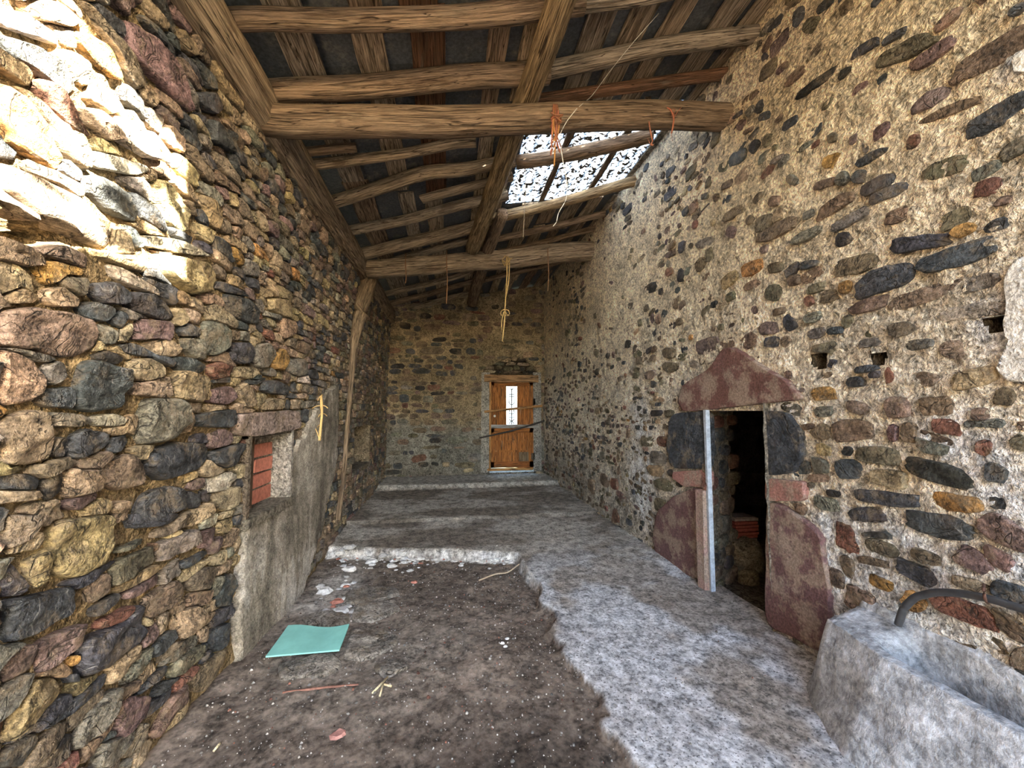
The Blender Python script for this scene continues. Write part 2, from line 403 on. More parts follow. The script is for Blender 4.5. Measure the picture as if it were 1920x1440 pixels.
def grid_coords(a, b, steps):
    """steps: list of (upto, spacing)"""
    r = [a]
    for up, d in steps:
        while r[-1] < min(up, b) - 1e-6: r.append(min(r[-1] + d, b))
    return np.array(r)
def wall_face(wall, us, vs, wfun, cfun, holes, top=None):
    """mortar face of a wall: a displaced grid with holes cut out; returns an MB"""
    Ug, Vg = np.meshgrid(us, vs, indexing='ij'); n, m = Ug.shape
    if top is not None: Vg = np.minimum(Vg, top(Ug))
    P = wall.to3d(Ug, Vg, wfun(Ug, Vg)).reshape(-1, 3); C = cfun(Ug, Vg).reshape(-1, 4)
    cu, cv = (Ug[:-1, :-1] + Ug[1:, 1:]) / 2, (Vg[:-1, :-1] + Vg[1:, 1:]) / 2
    keep = (Vg[:-1, 1:] - Vg[:-1, :-1]) > 1e-5
    for hpoly in holes: keep &= ~in_poly(np.stack([cu, cv], -1), hpoly)
    idx = np.arange(n * m).reshape(n, m); F = []
    ii, jj = np.nonzero(keep)
    q = np.stack([idx[ii, jj], idx[ii + 1, jj], idx[ii + 1, jj + 1], idx[ii, jj + 1]], 1)
    if wall.flip: q = q[:, ::-1]
    mb = MB(); mb.add(P, q.tolist(), C); return mb
def courses(u0, u1, v0, v1, lr, hr, rng, code, dmax, skip=None):
    """random courses of stones"""
    out = []; v = v0
    while v < v1:
        h = rng.uniform(*hr); u = u0 + rng.uniform(-.1, .1)
        while u < u1:
            l = rng.uniform(*lr) * (1 if rng.random() < .85 else 1.6); hh = h * rng.uniform(.75, 1.25)
            c = (u + l / 2, v + h / 2 + rng.uniform(-.2, .2) * h)
            if not (skip and skip(c[0], c[1], rng)):
                cc = code(c[0], c[1], rng)
                out.append(dict(c=c, a=l / 2, b=hh / 2, ang=rng.uniform(-.1, .1), dmax=dmax(rng), code=cc))
            u += l
        v += h
    return out
def pick(rng, **w):
    k = list(w); p = np.array([w[x] for x in k], float); return k[rng.choice(len(k), p=p / p.sum())]
def px_poly(wallx, pts, left):
    r = []
    for x, y in pts:
        q = on_x(x, y, WL + .02) if left else on_x(x, y, wallx); r.append((q[1], q[2]))
    return np.array(r)
def px_bar(x1, y1, x2, y2, w, left):
    """stone given by the two ends of its long axis and its thickness in photo pixels -> seed on the wall plane"""
    f = (lambda x, y: on_x(x, y, WL + .02)) if left else (lambda x, y: on_x(x, y, 2.36))
    a, b = f(x1, y1)[1:], f(x2, y2)[1:]; c = (a + b) / 2; d = b - a; L = np.hypot(*d)
    dx, dy = x2 - x1, y2 - y1; ln = math.hypot(dx, dy) or 1; nx, ny = -dy / ln, dx / ln
    mx, my = (x1 + x2) / 2, (y1 + y2) / 2
    t = np.array(f(mx + nx * w / 2, my + ny * w / 2)[1:]) - np.array(f(mx - nx * w / 2, my - ny * w / 2)[1:])
    ax = d / max(L, 1e-6); tw = abs(-ax[1] * t[0] + ax[0] * t[1])
    ang = math.atan2(d[1], d[0])
    return dict(c=tuple(c), a=L / 2 * 1.05, b=tw / 2 * 1.05, ang=ang, dmax=1.0)

# ---- left wall: big rubble stones laid almost dry
LSTONES = [
 ('T', [(0,488),(30,492),(55,518),(68,543),(74,556),(40,538),(10,552),(0,552)]), ('T', [(8,558),(40,542),(80,556),(70,572),(15,568)]),
 ('O', [(64,497),(120,490),(160,503),(165,516),(122,512),(112,532),(90,538),(75,520)]), ('T', [(85,545),(120,536),(155,560),(150,576),(100,576),(82,563)]),
 ('V', [(122,516),(165,520),(156,558),(124,538),(116,528)]), ('B', [(0,584),(60,576),(130,585),(172,600),(182,625),(178,650),(150,668),(110,672),(60,656),(0,648)]),
 ('D', [(175,532),(215,528),(238,550),(230,573),(195,570),(173,550)]), ('D', [(234,565),(245,545),(275,548),(310,570),(322,594),(300,602),(235,580)]),
 ('D', [(150,578),(170,563),(210,576),(212,590),(195,606),(160,596)]), ('D', [(205,592),(225,580),(236,595),(225,616),(212,608)]),
 ('G', [(182,610),(205,608),(218,625),(215,650),(190,646)]), ('T', [(218,625),(243,602),(247,630),(232,645),(220,642)]),
 ('P', [(248,596),(318,602),(312,640),(280,634),(252,640)]), ('D', [(220,648),(250,642),(275,664),(265,669),(228,661)]),
 ('K', [(170,667),(195,656),(230,672),(225,683),(190,683)]), ('T', [(0,656),(40,661),(70,676),(83,705),(75,740),(50,755),(0,763)]),
 ('G', [(86,686),(105,676),(120,681),(118,705),(96,723),(85,716)]), ('D', [(137,720),(157,678),(180,673),(238,692),(235,722),(213,766),(180,774),(136,768)]),
 ('D', [(78,730),(134,724),(135,766),(90,764),(72,752)]), ('T', [(236,676),(280,669),(308,688),(302,706),(262,718),(242,710)]),
 ('T', [(238,722),(300,708),(318,704),(322,748),(290,745),(242,740)]), ('T', [(322,702),(335,692),(385,706),(390,730),(375,755),(337,750),(322,745)]),
 ('G', [(370,602),(400,598),(424,625),(422,650),(400,668),(376,665),(368,640)]), ('T', [(268,642),(310,632),(335,655),(322,672),(282,665)]),
 ('D', [(316,667),(350,669),(382,686),(374,701),(330,697)]), ('R', [(380,692),(400,676),(428,690),(425,706),(396,713)]),
 ('D', [(426,640),(465,642),(465,680),(446,684),(426,678)]), ('G', [(471,646),(500,641),(515,664),(500,690),(476,690),(466,672)]),
 ('O', [(510,662),(525,651),(540,675),(530,696),(506,691)]), ('G', [(543,671),(575,673),(578,700),(560,708),(541,697)]),
 ('T', [(431,688),(480,687),(490,700),(465,712),(433,706)]), ('P', [(394,732),(430,723),(446,745),(430,760),(391,756)]),
 ('T', [(440,733),(452,714),(484,735),(480,765),(455,764)]), ('D', [(488,716),(510,711),(548,726),(545,742),(491,736)]),
 ('T', [(489,762),(511,744),(540,751),(536,768),(490,770)]), ('D', [(371,777),(440,766),(446,785),(440,802),(376,801)]),
 ('G', [(271,747),(325,744),(345,762),(350,790),(320,825),(270,835),(256,815)]), ('T', [(347,757),(368,776),(365,810),(336,816),(352,790)]),
 ('T', [(0,786),(60,767),(85,777),(95,830),(92,867),(0,874)]), ('G', [(89,774),(150,776),(175,790),(150,803),(95,800)]),
 ('G', [(167,783),(212,774),(238,790),(225,800),(182,800)]), ('D', [(130,816),(160,802),(205,811),(205,834),(180,850),(140,862),(130,845)]),
 ('D', [(97,821),(115,816),(134,840),(120,860),(98,855)]), ('D', [(207,821),(245,813),(250,830),(221,851),(205,849)]),
 ('D', [(280,846),(330,826),(395,832),(400,860),(370,884),(310,904),(283,885)]), ('B', [(191,871),(245,847),(275,870),(272,909),(230,921),(196,912)]),
 ('D', [(0,891),(50,886),(75,901),(60,920),(0,918)]), ('K', [(80,900),(117,882),(118,924),(86,939),(78,925)]),
 ('T', [(122,877),(150,881),(189,882),(194,919),(122,937)]), ('P', [(396,816),(420,802),(445,811),(440,834),(401,843)]),
 ('D', [(402,847),(462,828),(458,868),(430,879),(406,869)]), ('D', [(286,922),(330,909),(390,926),(394,950),(340,958),(270,990),(266,960)]),
 ('W', [(391,901),(440,882),(458,890),(440,918),(401,926)]), ('T', [(402,930),(455,908),(455,945),(430,960)]),
 ('Y', [(97,976),(220,962),(215,1010),(200,1058),(130,1088),(92,1070)]), ('B', [(0,962),(60,967),(57,1004),(0,1034)]),
 ('Y', [(40,1052),(90,1024),(86,1090),(52,1108)]), ('D', [(0,1086),(20,1047),(44,1100),(30,1119),(0,1119)]),
 ('D', [(0,1126),(80,1110),(138,1097),(135,1149),(60,1189),(0,1213)]), ('G', [(216,1035),(285,1006),(284,1019),(222,1040)]),
 ('B', [(162,1097),(206,1070),(212,1108),(168,1133)]), ('V', [(213,1062),(240,1044),(300,1022),(304,1054),(216,1103)]),
 ('G', [(306,1022),(374,988),(379,1019),(311,1058)]), ('D', [(252,962),(350,962),(328,984),(252,993)]), ('D', [(346,1056),(395,1031),(408,1036),(352,1070)]),
 ('P', [(241,1112),(310,1073),(312,1091),(251,1126)]), ('B', [(281,1122),(340,1083),(358,1110),(330,1139),(286,1163)]),
 ('D', [(166,1142),(233,1108),(229,1130),(186,1158)]), ('D', [(150,1202),(230,1168),(275,1128),(281,1194),(206,1253),(162,1270),(149,1240)]),
 ('P', [(70,1202),(165,1163),(150,1206),(100,1250),(66,1264)]), ('P', [(0,1221),(64,1203),(60,1250),(0,1285)]), ('O', [(121,1231),(145,1226),(150,1243),(135,1252)]),
 ('D', [(126,1266),(150,1263),(150,1277),(131,1281)]), ('Y', [(30,1321),(60,1272),(110,1267),(105,1310),(42,1368),(5,1398)]),
 ('D', [(76,1369),(150,1302),(214,1257),(214,1274),(131,1343),(78,1373)]), ('G', [(141,1390),(166,1337),(225,1283),(222,1320),(190,1378),(142,1408)]),
 ('K', [(82,1430),(116,1382),(139,1373),(134,1420),(110,1440),(78,1440)]), ('B', [(287,1379),(331,1302),(361,1278),(355,1310),(302,1387)]),
 ('V', [(326,1274),(336,1237),(390,1203),(387,1235),(350,1264)]), ('B', [(366,1299),(371,1262),(430,1209),(425,1244),(386,1297)]),
 ('D', [(262,1295),(325,1242),(324,1260),(267,1303)]), ('P', [(216,1359),(246,1303),(288,1303),(284,1334),(241,1386)]),
 ('G', [(182,1440),(202,1391),(268,1363),(240,1409),(212,1440)]), ('K', [(0,1440),(0,1412),(60,1373),(68,1391),(42,1440)]),
 ('T', [(336,1152),(374,1133),(393,1151),(370,1188),(342,1203)]), ('D', [(408,1138),(417,1102),(443,1069),(443,1109),(430,1138)]),
 ('D', [(397,1210),(397,1183),(434,1163),(431,1209),(407,1223)]), ('B', [(357,1091),(386,1063),(418,1062),(400,1103),(366,1109)]),
 ('O', [(0,152),(35,171),(70,206),(105,256),(123,300),(117,321),(80,309),(40,284),(0,265)]), ('T', [(0,302),(60,326),(130,361),(180,400),(214,440),(204,468),(150,449),(60,400),(8,350)]),
 ('D', [(156,332),(190,327),(240,366),(257,395),(249,419),(206,400),(161,356)]), ('O', [(131,57),(165,61),(200,82),(230,131),(239,153),(215,149),(171,115),(141,76)]),
 ('D', [(0,62),(50,77),(120,116),(150,169),(131,179),(71,131),(20,101)]), ('W', [(161,282),(190,286),(279,311),(284,324),(240,329),(166,310)]),
 ('Y', [(291,332),(320,347),(354,395),(344,439),(306,420),(282,361)]), ('Y', [(376,362),(400,371),(414,400),(409,434),(391,420)]),
 ('P', [(237,33),(285,62),(330,112),(350,160),(373,208),(350,213),(310,170),(270,131),(242,91)]), ('D', [(180,2),(233,47),(238,73),(210,56),(172,12)]),
 ('D', [(366,172),(410,172),(424,205),(400,218),(376,196)]), ('D', [(391,218),(440,252),(439,288),(400,265)]), ('B', [(402,313),(454,352),(458,368),(402,341)]),
 ('W', [(202,492),(230,502),(290,542),(298,558),(250,540),(206,516)]), ('Y', [(282,473),(330,482),(393,492),(398,542),(345,553),(291,510)]),
 ('D', [(411,547),(455,557),(479,576),(479,608),(455,606),(416,589)]), ('T', [(372,577),(390,568),(420,587),(443,614),(430,618),(381,600)]),
 ('Y', [(501,557),(540,562),(548,580),(540,598),(502,585)]), ('T', [(526,592),(555,602),(550,629),(527,638)]), ('W', [(210,210),(262,235),(310,300),(268,296),(222,262)]),
 ('T', [(150,200),(190,205),(232,262),(196,262),(158,232)]), ('Y', [(135,242),(160,252),(178,298),(150,288)]), ('T', [(40,0),(110,0),(160,44),(120,50),(60,30)]),
 ('W', [(0,10),(40,22),(110,62),(118,88),(70,70),(0,48)]), ('T', [(214,420),(240,432),(242,478),(212,476)]), ('W', [(250,440),(320,446),(392,482),(330,476),(262,462)]),
]
VOID_L = [(0,372),(60,412),(135,450),(92,466),(30,454),(0,440)]
NICHE1 = [(471,824),(545,812),(541,938),(464,962)]
NICHE2 = [(664,801),(694,799),(688,868),(660,872)]
LINTEL1 = [(443,776),(558,769),(563,803),(478,819),(446,815)]
RENDER_L = [(632,716),(629,800),(624,880),(607,950),(600,1000),(585,1040),(566,1100),(548,1150),(520,1180),(480,1240),(438,1252),(446,1120),(458,1010),(466,974),(540,944),(549,850),(575,800),(590,762),(612,732)]
rngL = np.random.default_rng(11)
polysL = [(c, px_poly(0, p, True)) for c, p in LSTONES]
rect = lambda u0, u1, v0, v1: np.array([(u0, v0), (u1, v0), (u1, v1), (u0, v1)])
n1 = px_poly(0, NICHE1, True); n2 = px_poly(0, NICHE2, True); lin1 = px_poly(0, LINTEL1, True); rend = px_poly(0, RENDER_L, True); void_l = px_poly(0, VOID_L, True)
N1 = (n1[:, 0].min(), n1[:, 0].max(), n1[:, 1].min() + .02, n1[:, 1].max()); N2 = (n2[:, 0].min(), n2[:, 0].max(), n2[:, 1].min(), n2[:, 1].max())
exclL = [p for _, p in polysL] + [rect(*N1), rect(*N2), lin1, rend, void_l]
exLo = np.array([p.min(0) for p in exclL]); exHi = np.array([p.max(0) for p in exclL])
def codeL(u, v, r):
    if v > 2.9: return pick(r, T=2, B=4, D=5, G=2, P=2, Y=1)
    if u > 5.2: return pick(r, T=4, B=5, D=2.2, G=4, V=3, P=1)
    return pick(r, T=6, B=4, D=4.5, G=3, P=1.2, Y=2, O=.4, R=.5, W=.6)
def skipL(u, v, r):
    p = np.array([[u, v]])
    for i in np.nonzero((exLo < p).all(1) & (exHi > p).all(1))[0]:
        if in_poly(p, exclL[i])[0]: return True
    return False
seedsL = courses(-4.5, 0.9, 0.02, 3.62, (.14, .42), (.09, .2), rngL, codeL, lambda r: 1.3, skipL) \
       + courses(0.9, 3.0, 0.0, 3.62, (.09, .24), (.05, .11), rngL, codeL, lambda r: 1.3, skipL) \
       + courses(3.0, 9.25, 0.0, 3.62, (.08, .25), (.05, .12), rngL, codeL, lambda r: 1.3, skipL)
itemsL = partition(seedsL, exclL, .005)
for c, p in polysL:
    cc = p.mean(0); q = cc + (p - cc) * .985
    q = resample(q, 44, .1); q = q + .006 * np.stack([fbm(q * 22, 15, 3), fbm(q * 22 + 9, 16, 3)], 1)
    itemsL.append((q, dict(code=c)))
def wL(u, v):
    p = np.stack([u * 11, v * 13], -1)
    w = -.006 + .026 * fbm(p, 21, 4) + .008 * np.abs(vnoise(np.stack([u * 34, v * 38], -1), 25))
    d = np.zeros_like(w) + in_poly(np.stack([u, v], -1), void_l) * .14
    return w - d
def cL(u, v):
    k = np.stack([u * 1.1, v * 1.4], -1); n = .5 + .5 * fbm(k, 31, 3)
    far = np.clip((u - 4.6) / 2.0, 0, 1); low = np.clip(1 - v / 1.3, 0, 1) * far
    a, b, g = np.array([.36, .265, .145]), np.array([.25, .205, .145]), np.array([.22, .195, .16])
    c = a * (1 - far[..., None]) + b * far[..., None]; c = c * (1 - low[..., None] * .7) + g * low[..., None] * .7
    c = c * (.75 + .5 * n[..., None]); return np.concatenate([c, np.zeros(c.shape[:-1] + (1,))], -1)
us = grid_coords(-4.5, YB, [(.9, .08), (4.2, .028), (YB, .045)]); vs = grid_coords(-.3, 3.72, [(3.72, .03)])
wall_left = wall_face(LEFT, us, vs, wL, cL, [rect(*N1), rect(*N2)]).build('wall_left', M_MORTAR, origin=(WL, 3, 0))
tag(wall_left, 'rubble stone wall on the left, tan and slate-dark stones, sunlit near the top', kind='structure')
raise_stones(LEFT, itemsL, wall_left, 300, rngL)
bk = MB(); box(bk, (WL - .62, -4.5, -.3), (WL - .30, YB + .4, 3.72), (.2, .16, .11)); box(bk, (WL - .62, -4.5, 3.6), (WL + .02, YB + .4, 3.72), (.2, .16, .11)); bk.build('wall_core', M_MORTAR, wall_left, smooth=False)

def slab_patch(wall, poly, h, col, name, parent, mat, K=90, rag=.012, seed=0, back=.06, rings=26):
    """flat patch of render or a dressed slab with a ragged or straight outline"""
    o = resample(poly, K, .1)
    if area(o) < 0: o = o[::-1]
    if rag: o = o + rag * np.stack([fbm(o * 14, 5 + seed, 3), fbm(o * 14 + 40, 8 + seed, 3)], 1)
    c = o.mean(0); U, W = [o], [np.full(K, -back)]
    sc = np.concatenate([[1.0, .985], np.linspace(.95, .05, rings)])
    for k, s in enumerate(sc):
        p = c + (o - c) * s; U.append(p)
        W.append(h * (.3 if k == 0 else 1) + (.006 * fbm(p * 9, seed, 4) if k else 0) * (1 if rag else .8))
    U.append(c[None]); W.append(np.array([h])); Uc = np.concatenate(U)
    Wc = np.concatenate([np.full(len(a), b) if np.ndim(b) == 0 else b for a, b in zip(U, W)])
    V = wall.to3d(Uc[:, 0], Uc[:, 1], Wc); R = len(U) - 1; F = []
    for i in range(R - 1):
        for j in range(K): F.append((i * K + j, i * K + (j + 1) % K, (i + 1) * K + (j + 1) % K, (i + 1) * K + j))
    for j in range(K): F.append(((R - 1) * K + j, (R - 1) * K + (j + 1) % K, R * K))
    if wall.flip: F = [f[::-1] for f in F]
    cc = col(Uc[:, 0], Uc[:, 1]) if callable(col) else np.tile(np.append(np.array(col[:3]), col[3] if len(col) > 3 else 0), (len(Uc), 1))
    return MB().add(V, F, cc).build(name, mat, parent)
M_RENDER = mat_mortar('grey_render', .5, 70, .3)
def c_rend(u, v):
    n = fbm(np.stack([u * 5, v * 2], -1), 3, 4); lo = np.clip((.75 - v) / .5, 0, 1); wh = np.clip(n * 2.6 + .15 + fbm(np.stack([u * 20, v * 6], -1), 19, 3), 0, 1) * np.maximum(lo, .25 * (u > 3.3))
    n4 = fbm(np.stack([u * 16, v * 3.5], -1), 9, 4); c = np.array([.26, .235, .195]) * (1 + .5 * n[:, None] + .55 * n4[:, None]); c = c * (1 - .8 * wh[:, None]) + np.array([.5, .48, .45]) * .8 * wh[:, None]
    return np.concatenate([c, np.zeros((len(c), 1))], 1)
def grid_patch(wall, poly, h, col, name, parent, mat, step=.02, rag=.02, cut=()):
    """coat of render left on a wall: follows any outline, thins out at a ragged edge"""
    lo, hi = poly.min(0) - .05, poly.max(0) + .05
    gu, gv = np.meshgrid(np.arange(lo[0], hi[0], step), np.arange(lo[1], hi[1], step), indexing='ij'); n, m = gu.shape
    q = np.stack([gu, gv], -1).reshape(-1, 2); w = q + rag * np.stack([fbm(q * 11, 5, 4), fbm(q * 11 + 40, 8, 4)], 1)
    d = np.full(len(q), 9.0)
    for i in range(len(poly)):
        a, b = poly[i], poly[(i + 1) % len(poly)]; e = b - a; t = np.clip(((w - a) @ e) / (e @ e), 0, 1)
        d = np.minimum(d, np.linalg.norm(w - a - t[:, None] * e, axis=1))
    ins = in_poly(w, poly)
    for c in cut: ins &= ~in_poly(q, c)
    k = np.clip(d / .025, 0, 1) * ins; W = -.05 + (h + .05) * k + .006 * fbm(q * 8, 3, 4) * k
    V = wall.to3d(q[:, 0], q[:, 1], W); keep = ins.reshape(n, m); keep = keep[:-1, :-1] | keep[1:, :-1] | keep[:-1, 1:] | keep[1:, 1:]
    for c in cut: keep &= ~in_poly(q.reshape(n, m, 2)[:-1, :-1] + step / 2, c)
    id_ = np.arange(n * m).reshape(n, m); ii, jj = np.nonzero(keep); f = np.stack([id_[ii, jj], id_[ii + 1, jj], id_[ii + 1, jj + 1], id_[ii, jj + 1]], 1)
    if wall.flip: f = f[:, ::-1]
    return MB().add(V, f.tolist(), col(q[:, 0], q[:, 1])).build(name, mat, parent)
grid_patch(LEFT, rend, .05, c_rend, 'render_patch', wall_left, M_RENDER, step=.016, rag=.055, cut=[rect(*N1)])

def lintel_stone(poly, h, col, parent, name='lintel', seed=0, mat=None, wall=LEFT):
    return slab_patch(wall, poly, h, col, name, parent, mat or M_STONE, K=60, rag=.006, seed=seed, rings=10)
# bricked-up niche window
win1 = empty('window_1', (WL, (N1[0] + N1[1]) / 2, N1[2])); tag(win1, 'small bricked-up window niche with timber lintel in the left wall', kind='structure')
m = MB(); x0 = WL - .13; e = .02
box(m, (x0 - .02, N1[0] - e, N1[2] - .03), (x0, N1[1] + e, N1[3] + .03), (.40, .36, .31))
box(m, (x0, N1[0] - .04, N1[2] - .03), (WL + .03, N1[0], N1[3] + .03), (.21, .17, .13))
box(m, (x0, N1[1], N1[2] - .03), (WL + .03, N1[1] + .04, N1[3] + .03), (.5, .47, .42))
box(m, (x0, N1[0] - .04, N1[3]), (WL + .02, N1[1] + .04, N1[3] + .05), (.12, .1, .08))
m.build('reveal', M_MORTAR, win1, smooth=False)
m = MB(); box(m, (x0, N1[0] - .05, N1[2] - .05), (WL + .055, N1[1] + .05, N1[2] + .012), (.25, .225, .18), jit=.006); m.build('sill', M_MORTAR, win1, smooth=False)
bw, bh = (N1[1] - N1[0] - .40), .10; zz = N1[2] + .03; k = 0
while zz + bh < N1[3] + .03:
    y0 = N1[0] + .37 - (.02 if k % 2 else 0); m = MB()
    box(m, (x0 - .01, y0, zz), (x0 + .022 + RNG.uniform(-.004, .004), y0 + bw * (1 if k % 2 else .97), min(zz + bh, N1[3])), np.array([.40, .15, .105]) * RNG.uniform(.8, 1.15), jit=.004); m.build('brick', M_PLAIN, win1, smooth=False)
    zz += bh + .02; k += 1
m = MB(); box(m, (x0, N1[0] + .18, N1[2] + .012), (x0 + .03, N1[0] + .33, N1[3] - .01), (.13, .085, .055), axis=2); m.build('casing_board', M_WOOD, win1, smooth=False)
lintel_stone(lin1, .06, (.29, .225, .20, 0), win1)
# second niche, further along
win2 = empty('window_2', (WL, (N2[0] + N2[1]) / 2, N2[2])); tag(win2, 'narrow blind niche further along the left wall', kind='structure')
m = MB(); x0 = WL - .24
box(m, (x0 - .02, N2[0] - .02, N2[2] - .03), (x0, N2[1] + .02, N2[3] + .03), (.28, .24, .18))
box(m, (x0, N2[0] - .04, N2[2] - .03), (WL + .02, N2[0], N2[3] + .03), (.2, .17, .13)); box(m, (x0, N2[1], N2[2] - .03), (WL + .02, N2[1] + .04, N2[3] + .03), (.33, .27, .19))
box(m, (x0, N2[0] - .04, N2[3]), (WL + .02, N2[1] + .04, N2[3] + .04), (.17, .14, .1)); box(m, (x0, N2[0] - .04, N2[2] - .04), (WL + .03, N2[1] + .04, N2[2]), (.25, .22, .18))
m.build('reveal', M_MORTAR, win2, smooth=False)

# ---- right wall: small rubble in thick lime mortar, doorway with dressed slabs
RBARS = [  # x1, y1, x2, y2, thickness (photo pixels), kind
 (1492,180,1570,124,13,'K'),(1567,146,1592,125,12,'K'),(1465,160,1510,120,15,'B'),(1592,105,1640,72,15,'D'),(1650,80,1690,55,12,'D'),(1645,116,1748,68,27,'V'),(1700,128,1775,76,21,'P'),
 (1778,140,1925,62,42,'B'),(1885,22,1925,5,20,'D'),(1805,250,1925,172,34,'D'),(1700,202,1765,172,27,'P'),(1715,226,1830,182,17,'B'),(1690,272,1714,257,20,'R'),(1630,255,1660,232,19,'P'),
 (1597,310,1650,277,13,'D'),(1720,328,1800,302,33,'V'),(1605,360,1665,331,25,'D'),(1622,375,1690,346,20,'D'),(1527,400,1595,362,23,'B'),(1552,430,1620,392,17,'G'),(1557,453,1583,440,23,'K'),
 (1660,462,1765,446,26,'D'),(1710,500,1858,457,38,'D'),(1412,450,1480,416,22,'B'),(1476,455,1530,431,17,'G'),(1517,350,1565,336,15,'B'),(1436,378,1456,374,19,'B'),(1402,285,1415,262,13,'K'),
 (1426,270,1440,256,15,'V'),(1352,410,1390,388,14,'B'),(1472,330,1490,344,19,'G'),(1562,345,1580,322,18,'G'),(1652,412,1690,397,24,'B'),(1772,440,1815,422,21,'O'),(1832,430,1880,412,21,'D'),
 (1862,290,1920,262,28,'G'),(1812,332,1862,304,20,'G'),(1385,512,1424,492,22,'O'),(1347,535,1376,512,19,'Y'),(1432,506,1460,497,17,'V'),(1490,500,1524,490,14,'D'),(1557,505,1630,487,31,'B'),
 (1592,545,1698,503,42,'D'),(1562,541,1584,536,21,'O'),(1507,545,1535,536,17,'V'),(1470,527,1494,521,20,'B'),(1428,549,1456,547,30,'V'),(1582,580,1650,562,24,'P'),(1657,574,1790,532,28,'B'),
 (1792,541,1860,517,26,'G'),(1750,592,1885,572,26,'W'),(1500,566,1516,561,17,'R'),(1440,587,1465,581,12,'B'),(1385,645,1412,630,26,'B'),(1417,617,1450,613,24,'P'),(1462,612,1478,598,27,'D'),
 (1427,642,1452,640,19,'D'),(1456,645,1474,636,18,'B'),(1506,631,1536,619,18,'G'),(1541,621,1570,618,13,'D'),(1657,621,1704,613,26,'V'),(1590,693,1640,690,13,'D'),(1576,718,1610,713,19,'D'),
 (1622,701,1640,700,15,'D'),(1512,739,1555,737,24,'O'),(1657,690,1658,722,16,'R'),(1707,706,1744,714,23,'B'),(1782,716,1860,698,36,'T'),(1652,766,1695,762,42,'B'),(1552,806,1624,806,42,'B'),
 (1664,795,1664,828,17,'P'),(1682,810,1708,812,38,'B'),(1597,852,1679,856,32,'V'),(1572,842,1585,850,17,'K'),(1509,811,1545,809,28,'B'),(1517,772,1551,772,20,'G'),(1517,842,1545,846,22,'Y'),
 (1511,872,1540,876,26,'G'),(1501,898,1542,896,16,'B'),(1556,880,1604,881,36,'D'),(1621,891,1690,904,31,'T'),(1687,872,1823,904,36,'K'),(1742,937,1834,949,32,'O'),(1596,930,1708,940,25,'D'),
 (1582,966,1650,966,27,'D'),(1537,924,1565,928,12,'K'),(1517,941,1560,950,22,'G'),(1842,884,1882,892,32,'D'),(1822,840,1853,841,30,'R'),(1890,822,1925,842,24,'V'),(1857,741,1890,746,34,'B'),
 (1557,1003,1593,1012,46,'R'),(1607,1001,1665,1005,12,'D'),(1617,1018,1673,1038,25,'V'),(1567,1058,1590,1068,36,'B'),(1597,1046,1655,1060,14,'B'),(1622,1086,1664,1104,20,'O'),(1677,1057,1745,1094,27,'D'),
 (1702,1037,1755,1055,21,'B'),(1741,1080,1752,1083,9,'R'),(1690,972,1810,998,40,'D'),(1827,977,1925,1022,46,'P'),(1787,1033,1848,1068,36,'P'),(1837,1037,1888,1060,32,'P'),(1777,1087,1850,1108,20,'T'),
 (1852,1101,1925,1126,32,'D'),(1577,1117,1630,1140,42,'B'),(1687,1117,1720,1145,30,'O'),(1742,1128,1880,1174,38,'R'),(1850,1156,1925,1202,36,'B'),(1500,600,1530,590,18,'G'),(1598,645,1640,640,16,'G'),
 (1690,650,1740,640,18,'G'),(1240,688,1268,690,18,'V'),(1230,905,1262,912,20,'V'),(1215,880,1245,886,20,'T'),(1222,855,1250,860,22,'G'),(1206,826,1232,828,18,'V'),(1236,828,1256,828,18,'R'),
 (1222,775,1242,774,11,'K'),(1248,775,1262,774,12,'V'),(1210,705,1228,700,16,'B'),(1240,660,1262,664,20,'B'),(1300,655,1340,640,26,'P'),(1342,655,1370,640,20,'B'),(1150,905,1162,910,18,'R'),(1108,905,1120,915,20,'B'),
 (1130,895,1145,905,18,'B'),(1155,965,1165,970,22,'R'),(1230,945,1258,955,26,'V'),(1255,885,1262,890,10,'K'),(1362,300,1392,290,24,'D'),(1330,260,1345,250,30,'V'),(1300,460,1330,450,16,'G'),(1318,480,1330,476,24,'V'),
 (1266,465,1278,460,20,'D'),(1226,600,1236,596,18,'B'),(1266,520,1276,512,20,'K'),(1205,545,1225,535,16,'K'),(1258,575,1266,565,16,'B'),(1355,560,1372,552,14,'V'),(1325,575,1338,567,10,'K'),(1420,470,1432,466,14,'P'),
 (1300,505,1318,488,18,'B'),(1360,430,1375,440,20,'P'),(1395,420,1406,405,12,'B'),(1300,200,1316,188,20,'V'),(1420,140,1450,118,22,'V'),(1505,60,1520,30,22,'V'),(1570,20,1590,5,18,'B'),(1500,20,1480,40,22,'D')]
DOOR = (2.662, 3.36, -.12, 1.615)                     # y0, y1, z0, z1 of the doorway
LINTEL_R = [(1272,752),(1280,722),(1330,690),(1352,655),(1368,650),(1392,662),(1430,690),(1470,712),(1498,742),(1500,749),(1420,757),(1310,770),(1282,772)]
SLABS = [  # dressed stones round the doorway: kind, outline in photo pixels
 ('D', [(1262,775),(1325,770),(1325,880),(1262,878),(1254,835)]), ('pink', [(1266,884),(1324,881),(1324,914),(1284,912),(1264,895)]),
 ('purple', [(1300,914),(1325,918),(1325,1093),(1240,1058),(1228,1010),(1236,960),(1268,928)]),
 ('D', [(1428,768),(1470,775),(1497,812),(1497,850),(1480,886),(1430,892),(1428,850)]), ('pink', [(1429,897),(1500,902),(1502,940),(1430,940)]),
 ('purple', [(1431,943),(1450,943),(1490,965),(1536,1005),(1540,1040),(1552,1100),(1555,1160),(1545,1230),(1500,1205),(1434,1172)]),
]
rngR = np.random.default_rng(23)
px_r = lambda pts: np.array([on_x(x, y, 2.36)[1:] for x, y in pts])
